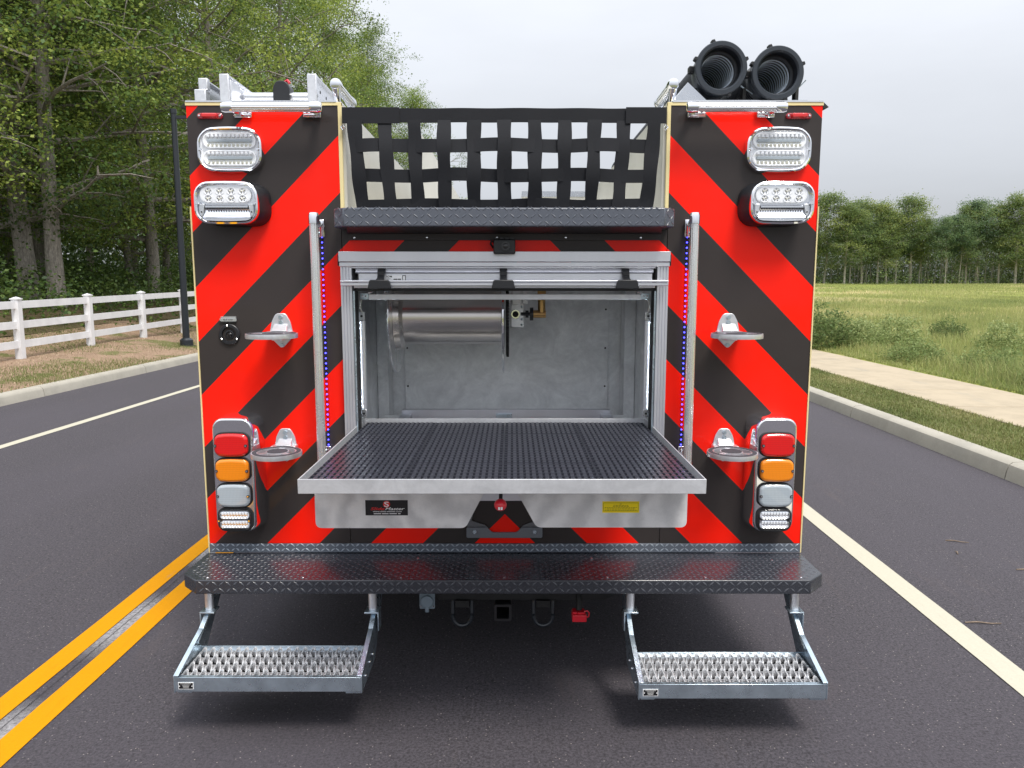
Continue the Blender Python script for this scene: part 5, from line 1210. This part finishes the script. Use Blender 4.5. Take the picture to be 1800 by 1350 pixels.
# ================================================================== THINGS ON THE ROOF
# suction hoses
def suction_hose(cx, cz, label, L_=2.6, dy=0):
    r = thing('suction_hose', label, 'hose', (T.location.x + cx, T.location.y + dy, cz), 0, 'black suction hoses on the truck roof')
    n = 56; R_ = .083
    def ringp(q, y): return [(q * math.cos(2 * PI * k / n), y, q * math.sin(2 * PI * k / n)) for k in range(n)]
    mb = MB(); rg_ = []; y = .10
    while y < L_: rg_ += [ringp(R_, y), ringp(R_ + .005, y + .004), ringp(R_ + .005, y + .009), ringp(R_, y + .013)]; y += .018
    mb.rings(rg_, False, False); make('ribbed_hose', mb, 'rubber', r, recalc=False)
    mb = MB(); mb.m = 0; prof = [(.0785, .012), (.0785, .052), (.072, .056)]
    rg_ = [ringp(q, y) for q, y in prof]; mb.rings(rg_, False, False)
    make('bore', mb, 'rubber', r, recalc=False)
    mb = MB(); y = .05
    q0 = []
    while y < .9: q0 += [ringp(.074, y), ringp(.067, y + .006), ringp(.067, y + .011), ringp(.074, y + .017)]; y += .030
    mb.rings(q0, False, True); make('lining', mb, 'hose_inner', r, recalc=False)
    mb = MB(); y = .075
    while y < .85:
        mb.rings([ringp(.0665 + .0028 * math.cos(a_), y + .0045 * math.sin(a_)) for a_ in [k_ * PI / 3 for k_ in range(7)]], False, False); y += .024
    make('bore_highlight', mb, 'rib_highlight', r, recalc=False, kind='stuff')  # highlights on the bore's ribs, put in as pale rings
    mb = MB(); prof = [(.088, .12), (.092, .115), (.092, .075), (.096, .072), (.096, .050), (.093, .047), (.093, .030), (.100, .026), (.102, .004), (.099, 0), (.084, 0), (.078, .006), (.078, .014)]
    mb.rings([ringp(q, y) for q, y in prof], False, False); make('coupling', mb, 'coupling', r, sharp=40)
    for a in (20, 108, 160, 290):
        mb = MB(); ca, sa = math.cos(rad(a)), math.sin(rad(a)); tx, tz = -sa, ca
        q = []
        for y in (.003, .03):
            for rr_, hw in ((.098, .009), (.112, .006)):
                q += [(ca * rr_ + tx * hw, y, sa * rr_ + tz * hw), (ca * rr_ - tx * hw, y, sa * rr_ - tz * hw)]
        mb.add(q, [(0, 1, 3, 2), (4, 6, 7, 5), (0, 4, 5, 1), (2, 3, 7, 6), (0, 2, 6, 4), (1, 5, 7, 3)]); make('coupling_lug', mb, 'black_plastic', r, bevel=.002)
    mb = MB(); mb.box(-.115, -.09, .045, .08, -.005, .02); make('latch', mb, 'black_plastic', r, bevel=.003)
    return r
suction_hose(.847, 2.464, 'left of the two black suction hoses, its mouth standing a little higher')
suction_hose(1.069, 2.446, 'right of the two black suction hoses, nearer the outer roof corner', dy=.0)
# treadplate hose trough
mb = MB(); mb.add([(.672, .02, 2.345), (.722, .02, 2.415), (.800, .02, 2.345), (.672, 2.6, 2.345), (.722, 2.6, 2.415), (.800, 2.6, 2.345)], [(0, 1, 4, 3), (1, 2, 5, 4), (0, 2, 1)])
tq = P_('hose_trough', mb, 'tread_metal'); mb = MB(); mb.box(.67, 1.20, .03, 2.6, 2.341, 2.350); P_('trough_floor', mb, 'tread_metal', tq)
for x in (.76, .955, 1.165):
    mb = MB(); mb.box(x - .006, x + .006, .05, .09, 2.3505, 2.40); P_('hose_cradle', mb, 'chassis', tq)
mb = MB(); mb.tube([(1.15, .2, 2.38), (1.21, .15, 2.43), (1.225, .12, 2.45)], .002, 6); P_('tie_wire', mb, 'galv', tq)
mb = MB(); mb.tube([(.955, .1, 2.42), (.99, .06, 2.38)], .003, 6); P_('tie_wire', mb, 'galv', tq)
# roof ladder
lad = thing('ladder', 'aluminium ladder lying on the left roof edge with a black strap round its rung', 'ladder', (T.location.x, T.location.y, 2.345))
def ibeam(x, y0_, y1_, z0_, z1_, w_=.034):
    mb = MB(); t = .005; mb.box(x - w_ / 2, x + w_ / 2, y0_, y1_, z0_, z0_ + t); mb.box(x - w_ / 2, x + w_ / 2, y0_, y1_, z1_ - t, z1_); mb.box(x - t / 2, x + t / 2, y0_, y1_, z0_ + t, z1_ - t); return mb
for x in (-1.128, -.775):
    make('ladder_rail', ibeam(x, .10, 3.4, .005, .118), 'alu', lad, bevel=.001)
    mb = MB(); mb.box(x - .019, x + .019, .085, .099, .004, .120); make('rail_end_plate', mb, 'cast_alu', lad, bevel=.003)
    for k in range(22):
        if x > -1: 
            mb = MB(); mb.cyl((x + .0028, .16 + k * .05, .052 + .026 * (k % 2)), (x + .0035, .16 + k * .05, .052 + .026 * (k % 2)), .007, 8); make('rail_hole', mb, 'inner_dark', lad)
for k in range(9):
    mb = MB(); mb.cyl((-1.124, .24 + k * .35, .066), (-.779, .24 + k * .35, .066), .0185, 20); make('rung', mb, 'alu', lad)
mb = MB(); mb.box(-1.125, -1.105, .10, .20, .01, .10); make('halyard_bracket', mb, 'cast_alu', lad, bevel=.001)
mb = MB(); mb.tube([(-1.08, .30, .02), (-.98, .36, .03), (-.93, .42, .01)], .008, 8); make('halyard_hook', mb, 'cast_alu', lad)
make('fly_rail', ibeam(-1.222, .13, 3.2, .0, .100, .040), 'alu', lad, bevel=.001)
mb = MB(); mb.box(-1.252, -1.205, .09, .135, .002, .062); mb.box(-1.238, -1.20, .10, .128, .062, .108); make('ladder_bracket', mb, 'cast_alu', lad, bevel=.004)
mb = MB(); mb.prism(rounded([(-.970, .002), (-.900, .002), (-.900, .100), (-.915, .125), (-.955, .125), (-.970, .100)], [0, 0, .01, .015, .015, .01]), .205, .275, 'y'); make('strap', mb, 'black_plastic', lad, bevel=.003)
mb = MB(); mb.tube([(-.925, .23, .124), (-.912, .225, .130), (-.903, .22, .118)], .006, 6); make('strap_tab', mb, 'red_plastic', lad)
